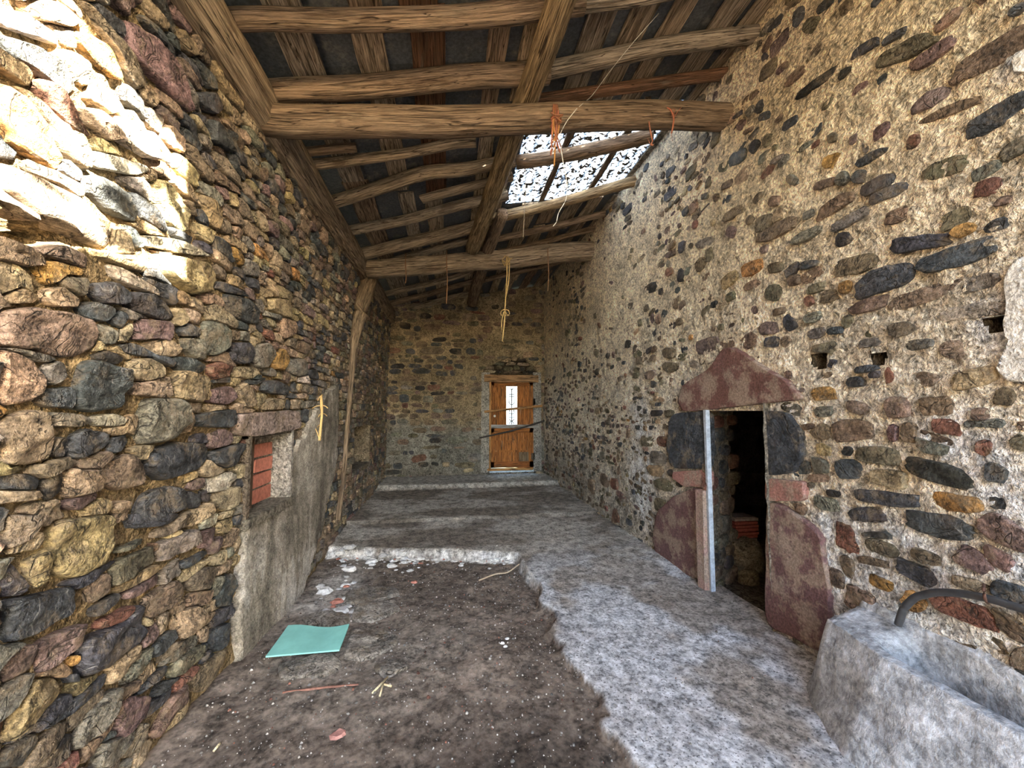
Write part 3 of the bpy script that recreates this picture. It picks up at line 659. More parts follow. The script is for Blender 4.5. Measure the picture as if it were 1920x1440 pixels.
linR = px_r(LINTEL_R); slabs = [(k, px_r(p)) for k, p in SLABS]
HOLES_R = [px_r([(1507,662),(1539,660),(1540,688),(1528,694),(1510,684)]), px_r([(1620,660),(1650,660),(1648,682),(1622,684)]), px_r([(1828,602),(1876,588),(1875,622),(1850,626)])]
PATCH_R = [px_r([(1882,500),(1925,468),(1925,720),(1878,716),(1858,692),(1892,668),(1892,640),(1878,632),(1874,600)]), px_r([(1890,112),(1925,82),(1925,132),(1896,136)]),
           px_r([(1716,806),(1770,790),(1816,806),(1824,832),(1780,856),(1722,852)]), px_r([(1880,900),(1925,890),(1925,960),(1890,950)])]
exclR = [linR, rect(*DOOR)] + [p for _, p in slabs] + HOLES_R
trR = []
for x1, y1, x2, y2, w, k in RBARS:
    s = px_bar(x1, y1, x2, y2, w, False); s['code'] = k; s['h'] = rngR.uniform(.012, .028); trR.append(s)
trC = np.array([s['c'] for s in trR])
def codeR(u, v, r):
    return pick(r, T=1.5, B=5, D=4, G=3, V=4, P=1.6, R=.8, O=.5, K=.8)
def skipR(u, v, r):
    p = np.array([[u, v]])
    if any(in_poly(p, e)[0] for e in exclR + PATCH_R[:1]): return True
    near = np.nonzero(np.hypot(*(trC - p[0]).T) < .4)[0]
    for i in near:
        s = trR[i]
        if sup(p, np.array(s['c']), s['a'] + .03, s['b'] + .025, s['ang'])[0] < 1.15: return True
    f = .5 + .5 * vnoise(np.array([[u * 1.3, v * 1.3]]), 77)[0]
    pr = .14 + .30 * (v > 2.4) + .32 * (v > 1.7) * (f > .42) + (.12 if u > 4.6 else 0)
    return r.random() < pr
seedsR = trR + courses(-5.0, .9, 0, 4.5, (.1, .32), (.07, .14), rngR, codeR, lambda r: r.uniform(.6, .95), skipR) \
       + courses(.9, 9.25, 0, 4.6, (.06, .20), (.05, .115), rngR, codeR, lambda r: r.uniform(.5, 1.05), skipR)
for s in seedsR:
    if 'h' not in s:
        s['h'] = rngR.uniform(-.004, .024); s['ang'] += rngR.normal(0, .22); s['c'] = (s['c'][0] + rngR.normal(0, .012), s['c'][1] + rngR.normal(0, .014))
itemsR = partition(seedsR, exclR, .0, K=28, Ms=12, jit=.05)
WHITE = [(1900,600,70),(1905,110,40),(1770,825,55),(1560,1000,40),(1550,1080,45),(1700,1010,40),(1720,1060,60),(1650,1100,60),(1900,1060,50),(1880,930,50),(1450,770,25),(1205,880,22),(1202,790,16),(1205,930,18),(1840,860,60)]
WB = []
for x, y, r_ in WHITE:
    c_ = on_x(x, y, 2.36)[1:]; d_ = on_x(x + r_, y, 2.36)[1:]; WB.append((c_[0], c_[1], abs(d_[0] - c_[0]) + .02, 1.0))
def wR(u, v):
    p = np.stack([u * 15, v * 17], -1)
    w = -.004 + .016 * fbm(p, 41, 4, .6) + .010 * vnoise(np.stack([u * 4, v * 4], -1), 43) + .013 * np.abs(vnoise(np.stack([u * 33, v * 36], -1), 44))
    return w
def cR(u, v):
    n = fbm(np.stack([u * 1.5, v * 1.6], -1), 51, 4)
    hi = np.clip((v - 1.6) / 1.6, 0, 1); far = np.clip((u - 3.6) / 3, 0, 1); low = np.clip((1.25 - v) / .9 + .25 * n, 0, 1) * np.clip((u - 3.3) / 1.0, 0, 1)
    cream, yel, grey = np.array([.98, .88, .73]), np.array([.95, .80, .57]), np.array([.60, .555, .49])
    c = cream * (1 - hi[..., None]) + yel * hi[..., None]; c = c * (1 - low[..., None] * .85) + grey * low[..., None] * .85
    near = np.clip((1.15 - v) / .9, 0, 1) * np.clip((3.3 - u) / .8, 0, 1); c = c * (1 - near[..., None] * .75) + np.array([.86, .87, .88]) * near[..., None] * .75
    w = np.zeros_like(u)
    for a, b, r_, k in WB: w = np.maximum(w, k * np.clip(1.5 - np.hypot(u - a, v - b) / r_ + .6 * fbm(np.stack([u * 9, v * 9], -1), 52, 3), 0, 1))
    c = c * (1 - w[..., None]) + np.array([.93, .93, .94]) * w[..., None]
    c = c * (1 + .22 * n[..., None]); return np.concatenate([c, np.zeros(c.shape[:-1] + (1,))], -1)
def topR(u): return np.where(u < YF, 4.0, 4.75)
us = grid_coords(-5.0, YB + .05, [(1.0, .09), (4.0, .017), (6.0, .03), (YB + .05, .05)]); vs = grid_coords(-.3, 4.75, [(2.6, .018), (4.75, .03)])
wall_right = wall_face(RIGHT, us, vs, wR, cR, [rect(*DOOR)] + HOLES_R, topR).build('wall_right', M_MORTAR, origin=(2.4, 3, 0))
tag(wall_right, 'right wall of small rubble stones set in rough cream lime mortar', kind='structure')
raise_stones(RIGHT, itemsR, wall_right, 300, rngR)
m = MB(); g = (.3, .26, .2)
for (y0, y1, z0, z1) in ((-5, YF, -.3, 4.0), (YF, DOOR[0] - .02, -.3, 4.75), (DOOR[1] + .34, YB + .4, -.3, 4.75), (DOOR[0] - .02, DOOR[1] + .34, DOOR[3] + .1, 4.75)): box(m, (2.62, y0, z0), (2.87, y1, z1), g)
box(m, (2.36, -5, 3.94), (2.87, YF, 4.0), g); box(m, (2.34, YF - .12, 4.0), (2.87, YF, 4.75), g); box(m, (2.30, YF, 4.7), (2.87, YB, 4.75), g)
m.build('wall_core', M_MORTAR, wall_right, smooth=False)
for hp in HOLES_R:
    (y0, z0), (y1, z1) = hp.min(0), hp.max(0); q = MB(); c_ = (.2, .17, .13)
    for lo, hi in (((2.60, y0 - .02, z0 - .02), (2.62, y1 + .02, z1 + .02)), ((2.435, y0 - .03, z0 - .02), (2.62, y0, z1 + .02)), ((2.435, y1, z0 - .02), (2.62, y1 + .03, z1 + .02)), ((2.435, y0, z0 - .03), (2.62, y1, z0)), ((2.435, y0, z1), (2.62, y1, z1 + .03))): box(q, lo, hi, c_)
    q.build('putlog_hole', M_MORTAR, wall_right, smooth=False)
for i, p in enumerate(PATCH_R[:2]):
    slab_patch(RIGHT, p, .028, (.70, .69, .66, 0), 'render_patch', wall_right, mat_mortar('white_render_%d' % i, .5, 60, .15) if i == 0 else bpy.data.materials['white_render_0'], K=60, rag=.015, seed=i)

# doorway: lintel, jamb slabs, reveal, painted door post, and the dark room behind
def mat_slab():
    m, t, out = nodes_of('dressed_slab')
    at = N(t, 'ShaderNodeAttribute', attribute_name='Col'); pos = N(t, 'ShaderNodeNewGeometry').outputs['Position']
    n1 = noise(t, pos, 5, 6, .7); n2 = noise(t, pos, 60, 5, .7)
    c = mixc(t, ramp(t, n1, .46, .58, 0, .8), at.outputs['Color'], (.31, .245, .195))
    sc = N(t, 'ShaderNodeVectorMath', operation='SCALE'); t.links.new(c, sc.inputs[0]); t.links.new(ramp(t, n2, .3, .7, .6, 1.35), sc.inputs['Scale'])
    bsdf(t, out, sc.outputs[0], .85, math_(t, 'ADD', n2, math_(t, 'MULTIPLY', n1, 1.5)), .6, .02, .25); return m
M_SLAB = mat_slab()
door2 = empty('door_2', (2.4, (DOOR[0] + DOOR[1]) / 2, 0)); tag(door2, 'open doorway in the right wall under a triangular reddish lintel stone, dark inside', kind='structure')
slab_patch(RIGHT, linR, .045, (.155, .08, .07, 0), 'lintel', door2, M_SLAB, K=80, rag=.006, rings=16)
SC_ = {'D': (.055, .062, .075, 1), 'pink': (.33, .17, .145, 0), 'purple': (.15, .085, .085, 0)}
for k, p in slabs:
    slab_patch(RIGHT, p, .04, SC_[k], 'jamb_stone', door2, M_STONE if k == 'D' else M_SLAB, K=70, rag=.008, rings=14, back=.03)
XI = 2.85
def reveal(name, y_out, y_in, flipn, seed, stones=True):
    """rubble side of the doorway, splayed"""
    r = np.random.default_rng(seed); root = MB(); z = -.12
    w = Wall(lambda u, v, w_: np.stack([2.36 + u, y_out + (y_in - y_out) * u / (XI - 2.36) - flipn * w_, v], -1), flipn < 0)
    us_ = np.linspace(0, XI - 2.36, 18); vs_ = np.linspace(-.15, DOOR[3] + .05, 60)
    mb = wall_face(w, us_, vs_, lambda u, v: .012 * fbm(np.stack([u * 20, v * 20], -1), 3, 3), lambda u, v: np.concatenate([np.ones(u.shape + (3,)) * np.array([.27, .235, .19]), np.zeros(u.shape + (1,))], -1), [])
    o = mb.build(name, M_MORTAR, door2)
    it = partition(courses(0, XI - 2.36, -.1, DOOR[3], (.14, .3), (.09, .17), r, lambda a, b, q: pick(q, D=4, V=2, R=2, G=2, B=2), lambda q: q.uniform(.8, .95), lambda a, b, q: a < .09), [], .004, K=16)
    for out, s in (it if stones else []):
        V, F = stone_geo(w, out, .03, .05, r, 14, 3); MB().add(V, F, stone_col(s['code'], r)).build('reveal_stone', M_STONE, o)
reveal('reveal', DOOR[1], DOOR[1] + .33, 1, 5)
reveal('reveal', DOOR[0], DOOR[0] - .06, -1, 6, False)
m = MB(); box(m, (2.43, DOOR[0] - .05, DOOR[3] - .005), (XI, DOOR[1] + .36, DOOR[3] + .1), (.12, .09, .07)); m.build('lintel_board', M_WOOD, door2, smooth=False)
a, b = on_x(1326, 1094, 2.38), on_x(1326, 774, 2.38)
post = MB(); box(post, (2.345, DOOR[1] - .04, -.06), (2.385, DOOR[1] - .008, DOOR[3] + .0), (.36, .41, .48), axis=2, jit=.004); post.build('door_post', M_PLAIN, door2, smooth=False)
post = MB(); box(post, (2.30, DOOR[1] - .005, -.08), (2.37, DOOR[1] + .09, on_x(1310, 915, 2.36)[2]), (.36, .235, .205), axis=2, jit=.012); post.build('jamb_stone', M_SLAB, door2, smooth=False)
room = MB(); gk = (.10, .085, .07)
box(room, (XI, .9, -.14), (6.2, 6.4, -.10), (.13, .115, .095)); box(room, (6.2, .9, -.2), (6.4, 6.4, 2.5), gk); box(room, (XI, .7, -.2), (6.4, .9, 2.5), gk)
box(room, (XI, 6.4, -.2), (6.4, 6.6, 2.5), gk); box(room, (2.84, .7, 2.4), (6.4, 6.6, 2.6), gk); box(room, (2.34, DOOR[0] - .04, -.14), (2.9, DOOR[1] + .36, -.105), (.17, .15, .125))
room.build('back_room', M_MORTAR, door2, smooth=False)

# ---- back wall with its boarded-up door
YD = YB - .06
by = lambda x, y, Y=YD: on_y(x, y, Y)
DO = (by(906, 800)[0], by(1012, 800)[0], by(950, 886)[2], by(950, 703)[2])      # door opening
HOLLOW = np.array([by(x, y)[[0, 2]] for x, y in [(906,704),(908,690),(940,676),(960,668),(985,672),(1004,690),(1014,704)]])
rngB = np.random.default_rng(31)
def codeB(u, v, r): return pick(r, T=1.2, B=5, D=2.5, G=2, V=4, R=1, K=.8, P=.8)
def skipB(u, v, r):
    p = np.array([[u, v]])
    if in_poly(p, rect(*DO))[0] or in_poly(p, HOLLOW)[0]: return True
    if v < .35 and .7 < u: return True
    if v < 1.28 + .2 * math.sin(u * 3): return r.random() < .55
    return r.random() < (.10 if u < .2 else .36)
seedsB = courses(WL, 2.4, .05, 4.7, (.12, .42), (.08, .18), rngB, codeB, lambda r: r.uniform(.65, 1.0), skipB)
for s in seedsB: s['h'] = rngB.uniform(.01, .035)
itemsB = partition(seedsB, [rect(*DO), HOLLOW], .004, K=20, Ms=12)
def wB(u, v): return .012 * fbm(np.stack([u * 9, v * 10], -1), 61, 4) - .14 * in_poly(np.stack([u, v], -1), HOLLOW) * (1 + .3 * vnoise(np.stack([u * 12, v * 18], -1), 8))
def cB(u, v):
    n = fbm(np.stack([u * 1.8, v * 2.2], -1), 63, 4); lo = np.clip((1.45 - v) / .3 + n * 1.2, 0, 1); base = np.clip((.55 - v) / .5 + n, 0, 1)
    a, g, d = np.array([.42, .33, .21]), np.array([.30, .285, .245]), np.array([.19, .165, .13])
    c = a * (1 - lo[..., None]) + g * lo[..., None]; c = c * (1 - base[..., None] * .7) + d * base[..., None] * .7
    c = np.where(in_poly(np.stack([u, v], -1), HOLLOW)[..., None], np.array([.09, .07, .05]), c)
    c = c * (1 + .4 * n[..., None]); return np.concatenate([c, np.zeros(c.shape[:-1] + (1,))], -1)
us = grid_coords(WL - .1, 2.45, [(2.45, .035)]); vs = grid_coords(-.2, 4.85, [(4.85, .035)])
wall_back = wall_face(BACK, us, vs, wB, cB, [rect(*DO)], lambda u: ROOF_A + ROOF_B * u + .09).build('wall_back', M_MORTAR, origin=(.5, YB, 0))
tag(wall_back, 'end wall of rubble and patchy grey render behind the boarded door', kind='structure')
raise_stones(BACK, itemsB, wall_back, 260, rngB)
m = MB()
for (a, b, c, d) in ((WL - .6, DO[0], -.2, 4.6), (DO[1], 2.9, -.2, 4.75), (DO[0], DO[1], -.2, DO[2]), (DO[0], DO[1], DO[3], 4.5)): box(m, (a, YB + .2, c), (b, YB + .5, d), (.25, .2, .14))
m.build('wall_core', M_MORTAR, wall_back, smooth=False)
m = MB()
for (a, b) in ((DO[0] - .03, DO[0] + .005), (DO[1] - .005, DO[1] + .03)): box(m, (a, YB - .02, DO[2]), (b, YB + .3, DO[3]), (.3, .28, .25))
box(m, (DO[0], YB - .03, DO[2] - .06), (DO[1], YB + .3, DO[2] + .0), (.3, .28, .24)); box(m, (DO[0], YB - .02, DO[3]), (DO[1], YB + .3, DO[3] + .04), (.12, .09, .06)); m.build('door_reveal', M_MORTAR, wall_back, smooth=False)
for pts in ([(893,900),(935,893),(945,902),(938,914),(898,912)], [(1000,884),(1018,882),(1020,898),(998,898)], [(945,905),(968,900),(978,910),(950,914)], [(972,905),(985,896),(1020,902),(1018,914),(980,914)], [(930,892),(965,886),(990,894),(985,900),(945,898)]):
    o = np.array([by(x, y, YB)[[0, 2]] for x, y in pts]); V, F = stone_geo(BACK, resample(o, 18), .09, .03, rngB, 18, 4)
    MB().add(V, F, stone_col(pick(rngB, T=3, G=2, W=2), rngB)).build('sill_stone', M_STONE, wall_back)

hz = HOLLOW.mean(0)
for out, s in partition(courses(HOLLOW[:, 0].min() - .05, HOLLOW[:, 0].max() + .05, HOLLOW[:, 1].min(), HOLLOW[:, 1].max() + .12, (.12, .34), (.06, .12), rngB, lambda u, v, r: pick(r, K=2, V=3, B=3, T=2), lambda r: r.uniform(.75, .95), lambda u, v, r: not in_poly(np.array([[hz[0] + (u - hz[0]) * .88, hz[1] + (v - hz[1]) * .8]]), HOLLOW)[0]), [], .003, K=18):
    V, F = stone_geo(Wall(lambda u, v, w: p_back(u, v, w - .12), False), out, .08 * rngB.uniform(.5, 1.2), .05, rngB, 18, 4); MB().add(V, F, stone_col(s['code'], rngB)).build('loose_stone', M_STONE, wall_back, sharp=.45)
M_GLASS, t, out = nodes_of('frosted_pane')
tr = N(t, 'ShaderNodeBsdfTranslucent'); tr.inputs[0].default_value = (.92, .94, .95, 1); tp = N(t, 'ShaderNodeBsdfTransparent'); mx = N(t, 'ShaderNodeMixShader'); mx.inputs[0].default_value = .35
t.links.new(tr.outputs[0], mx.inputs[1]); t.links.new(tp.outputs[0], mx.inputs[2]); t.links.new(mx.outputs[0], out.inputs['Surface'])
door1 = empty('door_1', tuple(by(958, 882))); tag(door1, 'orange-brown panelled wooden door in the end wall, boarded across with battens', kind='structure')
OR, OL, ORD = (.42, .165, .05), (.62, .33, .13), (.34, .125, .04)
def dbox(px, y0, y1, col, name, mat=None, axis=0, par=None, jit=0.0):
    """door part from photo pixels (x0, y0, x1, y1) between two depths"""
    a, b = by(px[0], px[3]), by(px[2], px[1]); m_ = MB(); box(m_, (a[0], YB + y0, a[2]), (b[0], YB + y1, b[2]), col, axis=axis, jit=jit)
    return m_.build(name, mat or M_WOOD, par or door1, smooth=False)
dbox((908,704,1009,716), -.10, .02, (.42, .25, .13), 'head_board')
dbox((902,698,919,888), -.03, .10, (.50, .47, .42), 'jamb', M_MORTAR, 2); dbox((1001,698,1015,888), -.03, .10, (.42, .40, .37), 'jamb', M_MORTAR, 2)
dbox((917,714,921,881), -.06, .02, OL, 'door_stop', axis=2)
leaf = dbox((920,714,1001,878), .03, .045, ORD, 'leaf', axis=2)
# leaf field is cut by the glazed slot: replace it by four boards round the slot
bpy.data.objects.remove(leaf)
for px in ((920,714,950,878), (971,714,1001,878)): dbox(px, .015, .04, OR, 'leaf_board', axis=2)
dbox((950,714,971,724), .015, .04, OR, 'leaf_board', axis=2); dbox((950,797,971,878), .015, .04, OR, 'leaf_board', axis=2)
for px in ((920,714,927,878), (994,714,1001,878)): dbox(px, -.01, .02, OR, 'stile', axis=2)
for px in ((920,714,1001,722), (920,796,1001,812), (920,865,1001,878)): dbox(px, -.01, .02, ORD if px[1] > 850 else OR, 'rail')
for px in ((945,722,950,796), (971,722,976,796)): dbox(px, -.008, .02, OR, 'stile', axis=2)
for px in ((929,726,943,762), (979,726,992,762)): dbox(px, .0, .016, np.array(OR) * 1.05, 'panel', axis=2)
for x0, x1, c in ((927, 944, 1), (949, 971, 1.15), (974, 992, 1)):
    for y0, y1, d in ((826, 845, 1.05), (848, 866, .95)): dbox((x0, y0, x1, y1), .0, .016, np.array(OR) * c * d if (x0, y0) != (974, 848) else (.2, .15, .1), 'panel', axis=2)
dbox((951,724,970,797), .025, .031, (1, 1, 1), 'glass_pane', M_GLASS)
dbox((918,796,1009,803), -.055, -.02, (.42, .41, .40), 'cross_plank')
dbox((914,877,1000,883), -.06, .0, OL, 'bottom_board')
m = MB(); a, b = by(908, 772), by(1016, 761); sweep(m, [a + (0, -.04, 0), b + (0, -.04, 0)], .028, OL, n=4, sub=6, square=.9, rough=.02); m.build('batten', M_WOOD, door1, smooth=False)
m = MB(); a = by(927, 780) + (0, -.05, 0); sweep(m, [a + (0, .03, 0), a, a - (0, .02, 0)], [.012, .03, .02], (.75, .73, .7), n=10, sub=3, rough=0); m.build('knob', M_PLAIN, door1)
for px in ((1000,748,1004,762), (997,850,1003,862)): dbox(px, -.03, .0, (.06, .045, .035), 'hinge', M_IRON)
m = MB()
def pxl(pts, r=.011):
    sweep(m, [by(x, y) + (0, .075, 0) for x, y in pts], r, (.06, .05, .045), n=5, sub=4, rough=0)
pxl([(960.5, 728), (960.5, 796)])
for yy in (739, 743, 783): pxl([(955, yy), (966, yy)])
pxl([(955,748),(955,755),(960,760),(966,755),(966,748)]); pxl([(957,768),(955,776),(966,776),(964,768)]); pxl([(956,786),(960,791),(965,786)]); pxl([(957,728),(960,731),(964,728)]); pxl([(956,795),(960,788),(965,795)])
m.build('scrollwork', M_IRON, door1)
m = MB(); a, b = by(898, 821), by(1020, 789); sweep(m, [a + (0, -.07, 0), (a + b) / 2 + (0, -.09, -.03), b + (0, -.03, 0)], .018, (.045, .04, .038), n=8, sub=8, rough=.03)
tag(m.build('iron_bar', M_IRON), 'dark iron bar wedged slantwise across the back door', 'bar')

# ------------------------------------------------------------------ floor
rngF = np.random.default_rng(41)
PX_, PY_ = [-4, 1.2, 1.6, 2.1, 2.5, 2.95, 3.6, 4.5], [.95, .93, .92, .87, .85, .78, .86, .79]
def f_pit(x, y):
    n = .09 * fbm(np.stack([x * 3.5, y * 3.5], -1), 71, 5)
    return np.interp(y, PX_, PY_) + n * np.where(y < 4.2, 1.3, .3) - x, (5.0 - (x + 1.25) * .245) + n * .4 + .03 * fbm(np.stack([x * 9, y * 3], -1), 79, 3) - y
def z_floor(x, y):
    x, y = np.asarray(x, float), np.asarray(y, float)
    a, b = f_pit(x, y); pit = np.clip(a / .04, 0, 1) * np.clip(b / .045, 0, 1)
    pz = np.interp(y, [1, 2.6, 3.4, 4.2, 5], [-.035, -.035, -.06, -.085, -.085])
    sz = np.interp(y, [2.2, 3.4, 4.4, 5.9, 5.96, 8.1, 8.2, 9.3], [0, .0, .03, .03, .055, .07, .15, .16])
    q = np.stack([x, y], -1)
    return sz * (1 - pit) + pz * pit + .012 * fbm(q * 2.2, 72, 3) + pit * .016 * fbm(q * 9, 73, 4) + .004 * fbm(q * 16, 74, 3)
def c_floor(x, y):
    a, b = f_pit(x, y); pit = np.clip(a / .016, 0, 1) * np.clip(b / .06, 0, 1)
    edge = np.maximum(np.clip(1.3 - np.abs(b - .028) / .03, 0, 1) * (a > -.01), np.clip(1.3 - np.abs(a - .02) / .03, 0, 1) * np.clip((y - 3.5) / .5, 0, 1) * (b > 0)) * np.clip(.75 + fbm(np.stack([x * 9, y * 9], -1), 85, 3), 0, 1)
    q = np.stack([x, y], -1); n = fbm(q * 1.6, 81, 5); n2 = fbm(q * np.array([1.3, 2.4]), 82, 5); n3 = fbm(q * 4, 83, 4)
    dirt = np.array([.175, .14, .112]) * (1 + .55 * n3[..., None])
    damp = np.clip(1.15 - np.hypot((x - .38) / .62, (y - 1.72) / .6) + .5 * n3, 0, 1); dirt = dirt * (1 - .74 * damp[..., None])
    dusty = np.clip(1.2 - np.hypot((x + .55) / .7, (y - 3.1) / .75) + .9 * n, 0, 1) ; dirt = dirt * (1 - .7 * dusty[..., None]) + np.array([.24, .21, .175]) * .7 * dusty[..., None]
    pale = np.clip(1.2 - np.hypot((x + 1.0) / .35, (y - 4.0) / .9) + .8 * n3, 0, 1); dirt = dirt * (1 - .6 * pale[..., None]) + np.array([.42, .40, .37]) * .6 * pale[..., None]
    blue, brown = np.array([.49, .50, .52]), np.array([.27, .235, .20])
    k = np.clip(.55 + 4.5 * n + 1.6 * n3 + .35 * np.clip(x - 1.2, -1, .8), 0, 1) * .8 + .2 * np.clip(.5 + n3, 0, 1)
    slab = brown * (1 - k[..., None]) + blue * k[..., None]
    far = np.clip((y - 3.6) / 1.2, 0, 1); kf = np.clip(.45 + 2.6 * n2 + .5 * n3, 0, 1); fs = np.array([.19, .16, .13]) * (1 - kf[..., None]) + np.array([.38, .345, .30]) * kf[..., None]
    led = np.clip((y - 8.05) / .12, 0, 1); fs = fs * (1 - .6 * led[..., None]) + np.array([.42, .40, .37]) * .6 * led[..., None]
    slab = slab * (1 - far[..., None]) + fs * far[..., None]
    c = slab * (1 - pit[..., None]) + dirt * pit[..., None]
    c = c * (1 - edge[..., None]) + np.array([.62, .62, .62]) * edge[..., None]
    return np.concatenate([c, pit[..., None]], -1)
xs = grid_coords(WL - .06, 2.52, [(.6, .028), (1.12, .013), (2.52, .028)]); ys = grid_coords(-1.6, YB + .05, [(1.2, .08), (5.4, .024), (YB + .05, .04)])
Xg, Yg = np.meshgrid(xs, ys, indexing='ij'); n_, m_ = Xg.shape
P = np.stack([Xg, Yg, z_floor(Xg, Yg)], -1).reshape(-1, 3); idx = np.arange(n_ * m_).reshape(n_, m_)
Q = np.stack([idx[:-1, :-1], idx[1:, :-1], idx[1:, 1:], idx[:-1, 1:]], -1).reshape(-1, 4)
def mat_floor():
    m, t, out = nodes_of('earth_and_concrete_floor')
    at = N(t, 'ShaderNodeAttribute', attribute_name='Col'); pos = N(t, 'ShaderNodeNewGeometry').outputs['Position']; pit = at.outputs['Alpha']
    n1 = noise(t, pos, 11, 5, .6); n2 = noise(t, pos, 70, 3, .6); n3 = noise(t, pos, 36, 3, .6)
    k = math_(t, 'ADD', ramp(t, n1, .3, .7, .55, 1.4), ramp(t, n3, .33, .67, -.35, .3))
    sc = N(t, 'ShaderNodeVectorMath', operation='SCALE'); t.links.new(at.outputs['Color'], sc.inputs[0]); t.links.new(k, sc.inputs['Scale'])
    pitfac = ramp(t, n2, .57, .63, 0, .75); pitfac = math_(t, 'MULTIPLY', pitfac, math_(t, 'SUBTRACT', 1.0, pit))
    c = mixc(t, pitfac, sc.outputs[0], (.05, .047, .045))
    spk = math_(t, 'MULTIPLY', ramp(t, n2, .70, .75, 0, .75), pit); c = mixc(t, spk, c, (.32, .28, .24))
    h = math_(t, 'ADD', n1, math_(t, 'MULTIPLY', n3, .8))
    bsdf(t, out, c, .9, h, .45, .009, .2); return m
M_FLOOR = mat_floor()
floor = MB().add(P, Q.tolist(), c_floor(Xg, Yg).reshape(-1, 4)).build('floor', M_FLOOR, origin=(.5, 3, 0))
tag(floor, 'floor of trodden dark earth on the left and worn pale concrete on the right', kind='structure')
def on_floor_wall(): return Wall(lambda u, v, w: np.stack([u, v, z_floor(u, v) + w], -1), False)
for pts, c in (([(660,1178),(742,1184),(748,1208),(702,1238),(640,1234),(650,1205)], .26), ([(568,1152),(640,1138),(660,1150),(650,1168),(575,1172)], .27), ([(668,1128),(742,1118),(748,1142),(700,1164),(662,1158)], .30), ([(520,1245),(625,1228),(640,1250),(600,1272),(520,1274)], .22),
               ([(645,1106),(700,1092),(745,1094),(752,1110),(690,1124),(640,1130)], .2), ([(700,1246),(748,1238),(770,1256),(720,1272)], .24)):
    o = np.array([on_z(x, y, -.04)[:2] for x, y in pts]); V, F = stone_geo(on_floor_wall(), resample(o, 26, .06) + .03 * np.stack([fbm(resample(o, 26, .06) * 7, 44, 3), fbm(resample(o, 26, .06) * 7 + 20, 45, 3)], 1), .024, .03, rngF, 26, 3, (.75, .5, .25), flat=.3)
    MB().add(V, F, (c * 1.1, c * .98, c * .84, 0)).build('paving_stone', M_STONE, floor)
yard = MB(); box(yard, (-30, -40, -.4), (30, -1.55, -.05), (.30, .27, .21)); box(yard, (-30, -1.56, -.4), (WL - .3, 30, -.05), (.22, .22, .13)); box(yard, (6.3, -1.56, -.4), (30, 30, -.05), (.22, .22, .13)); box(yard, (WL - .31, YB + .5, -.4), (6.3, 30, -.05), (.22, .22, .13))
tag(yard.build('ground', M_MORTAR, smooth=False), 'bare earth of the yard outside the shed', kind='structure')

# ------------------------------------------------------------------ roof
ceiling = empty('ceiling', (.5, 3.8, ROOF_A)); tag(ceiling, 'lean-to roof underside of old boards and dark sheets on pole rafters', kind='structure')
WOODS = {'tan': (.37, .29, .205), 'brown': (.265, .19, .13), 'grey': (.29, .24, .185), 'red': (.23, .12, .07), 'light': (.48, .37, .25), 'yellow': (.38, .275, .155)}
rngT = np.random.default_rng(53)
def roof_z(x, o=0): return ROOF_A + ROOF_B * x + o
def m_per_px(P): return ((np.asarray(P) - CAM) @ CF) / FPX
SEED = [0]
def pole(px, w, col, off=0.0, ext=(0, 0), flat=1.0, square=.15, w2=None, wob=.02, Y=None):
    """timber traced by its centre line in photo pixels, laid on the roof plane (or in the plane Y)"""
    SEED[0] += 1
    pts = [on_roof(x, y, off) if Y is None else on_y(x, y, Y) for x, y in px]
    d0 = pts[0] - pts[1]; d1 = pts[-1] - pts[-2]
    r0 = .93 * w * m_per_px(pts[0]) / 2; r1 = .93 * (w2 or w) * m_per_px(pts[-1]) / 2
    rad = np.linspace(r0, r1, len(pts))
    if ext[0]: pts[0] = pts[0] + d0 / np.linalg.norm(d0) * ext[0]
    if ext[1]: pts[-1] = pts[-1] + d1 / np.linalg.norm(d1) * ext[1]
    m_ = MB(); c = np.array(WOODS[col]) * rngT.uniform(.88, 1.12)
    sweep(m_, pts, rad, c, n=14, sub=max(6, 26 // len(pts)), seed=SEED[0], rough=.07, flat=flat, square=square, wob=wob)
    return m_
# wall plate on the left wall
m = MB(); sweep(m, [(-1.40, YF, 3.77), (-1.395, 1.5, 3.765), (-1.385, 4.0, 3.77), (-1.36, 7.0, 3.765), (-1.36, YB, 3.77)], [.155, .15, .15, .15, .15], (.33, .255, .18), n=20, sub=16, seed=3, rough=.05, square=.72, flat=1.12)
tag(m.build('wall_plate', M_WOOD), 'long squared wall-plate beam running along the top of the left wall', 'beam')
tag(pole([(528,226),(760,232),(960,226),(1200,218),(1382,218)], 58, 'brown', Y=2.95, ext=(.12, .12), w2=46, square=.25).build('tie_beam', M_WOOD), 'thick brown tie beam spanning the shed nearest the viewer, twine knotted on it', 'beam')
tag(pole([(702,504),(900,490),(1020,478),(1130,469)], 36, 'tan', Y=6.1, ext=(.1, .1), square=.4).build('tie_beam', M_WOOD), 'pale tie beam spanning the shed further back, yellow rope hanging from it', 'beam')
GP = 'round roof purlins down the middle of the roof'
tag(pole([(1072,-60),(1048,15),(1003,150),(962,250),(932,340),(886,466)], 62, 'yellow', -.15, w2=28, square=.1).build('purlin', M_WOOD), 'long yellowish round purlin running away along the middle of the roof', 'beam', GP)
tag(pole([(942,400),(922,452),(912,475)], 24, 'brown', -.15, square=.3).build('purlin', M_WOOD), 'short squared purlin stub beside the end of the long round purlin', 'beam', GP)
tag(pole([(908,492),(898,520),(887,560)], 22, 'brown', -.15, ext=(.1, .3)).build('purlin', M_WOOD), 'short far purlin meeting the end wall above the back door', 'beam', GP)
GR = 'rafter poles under the roof boards'
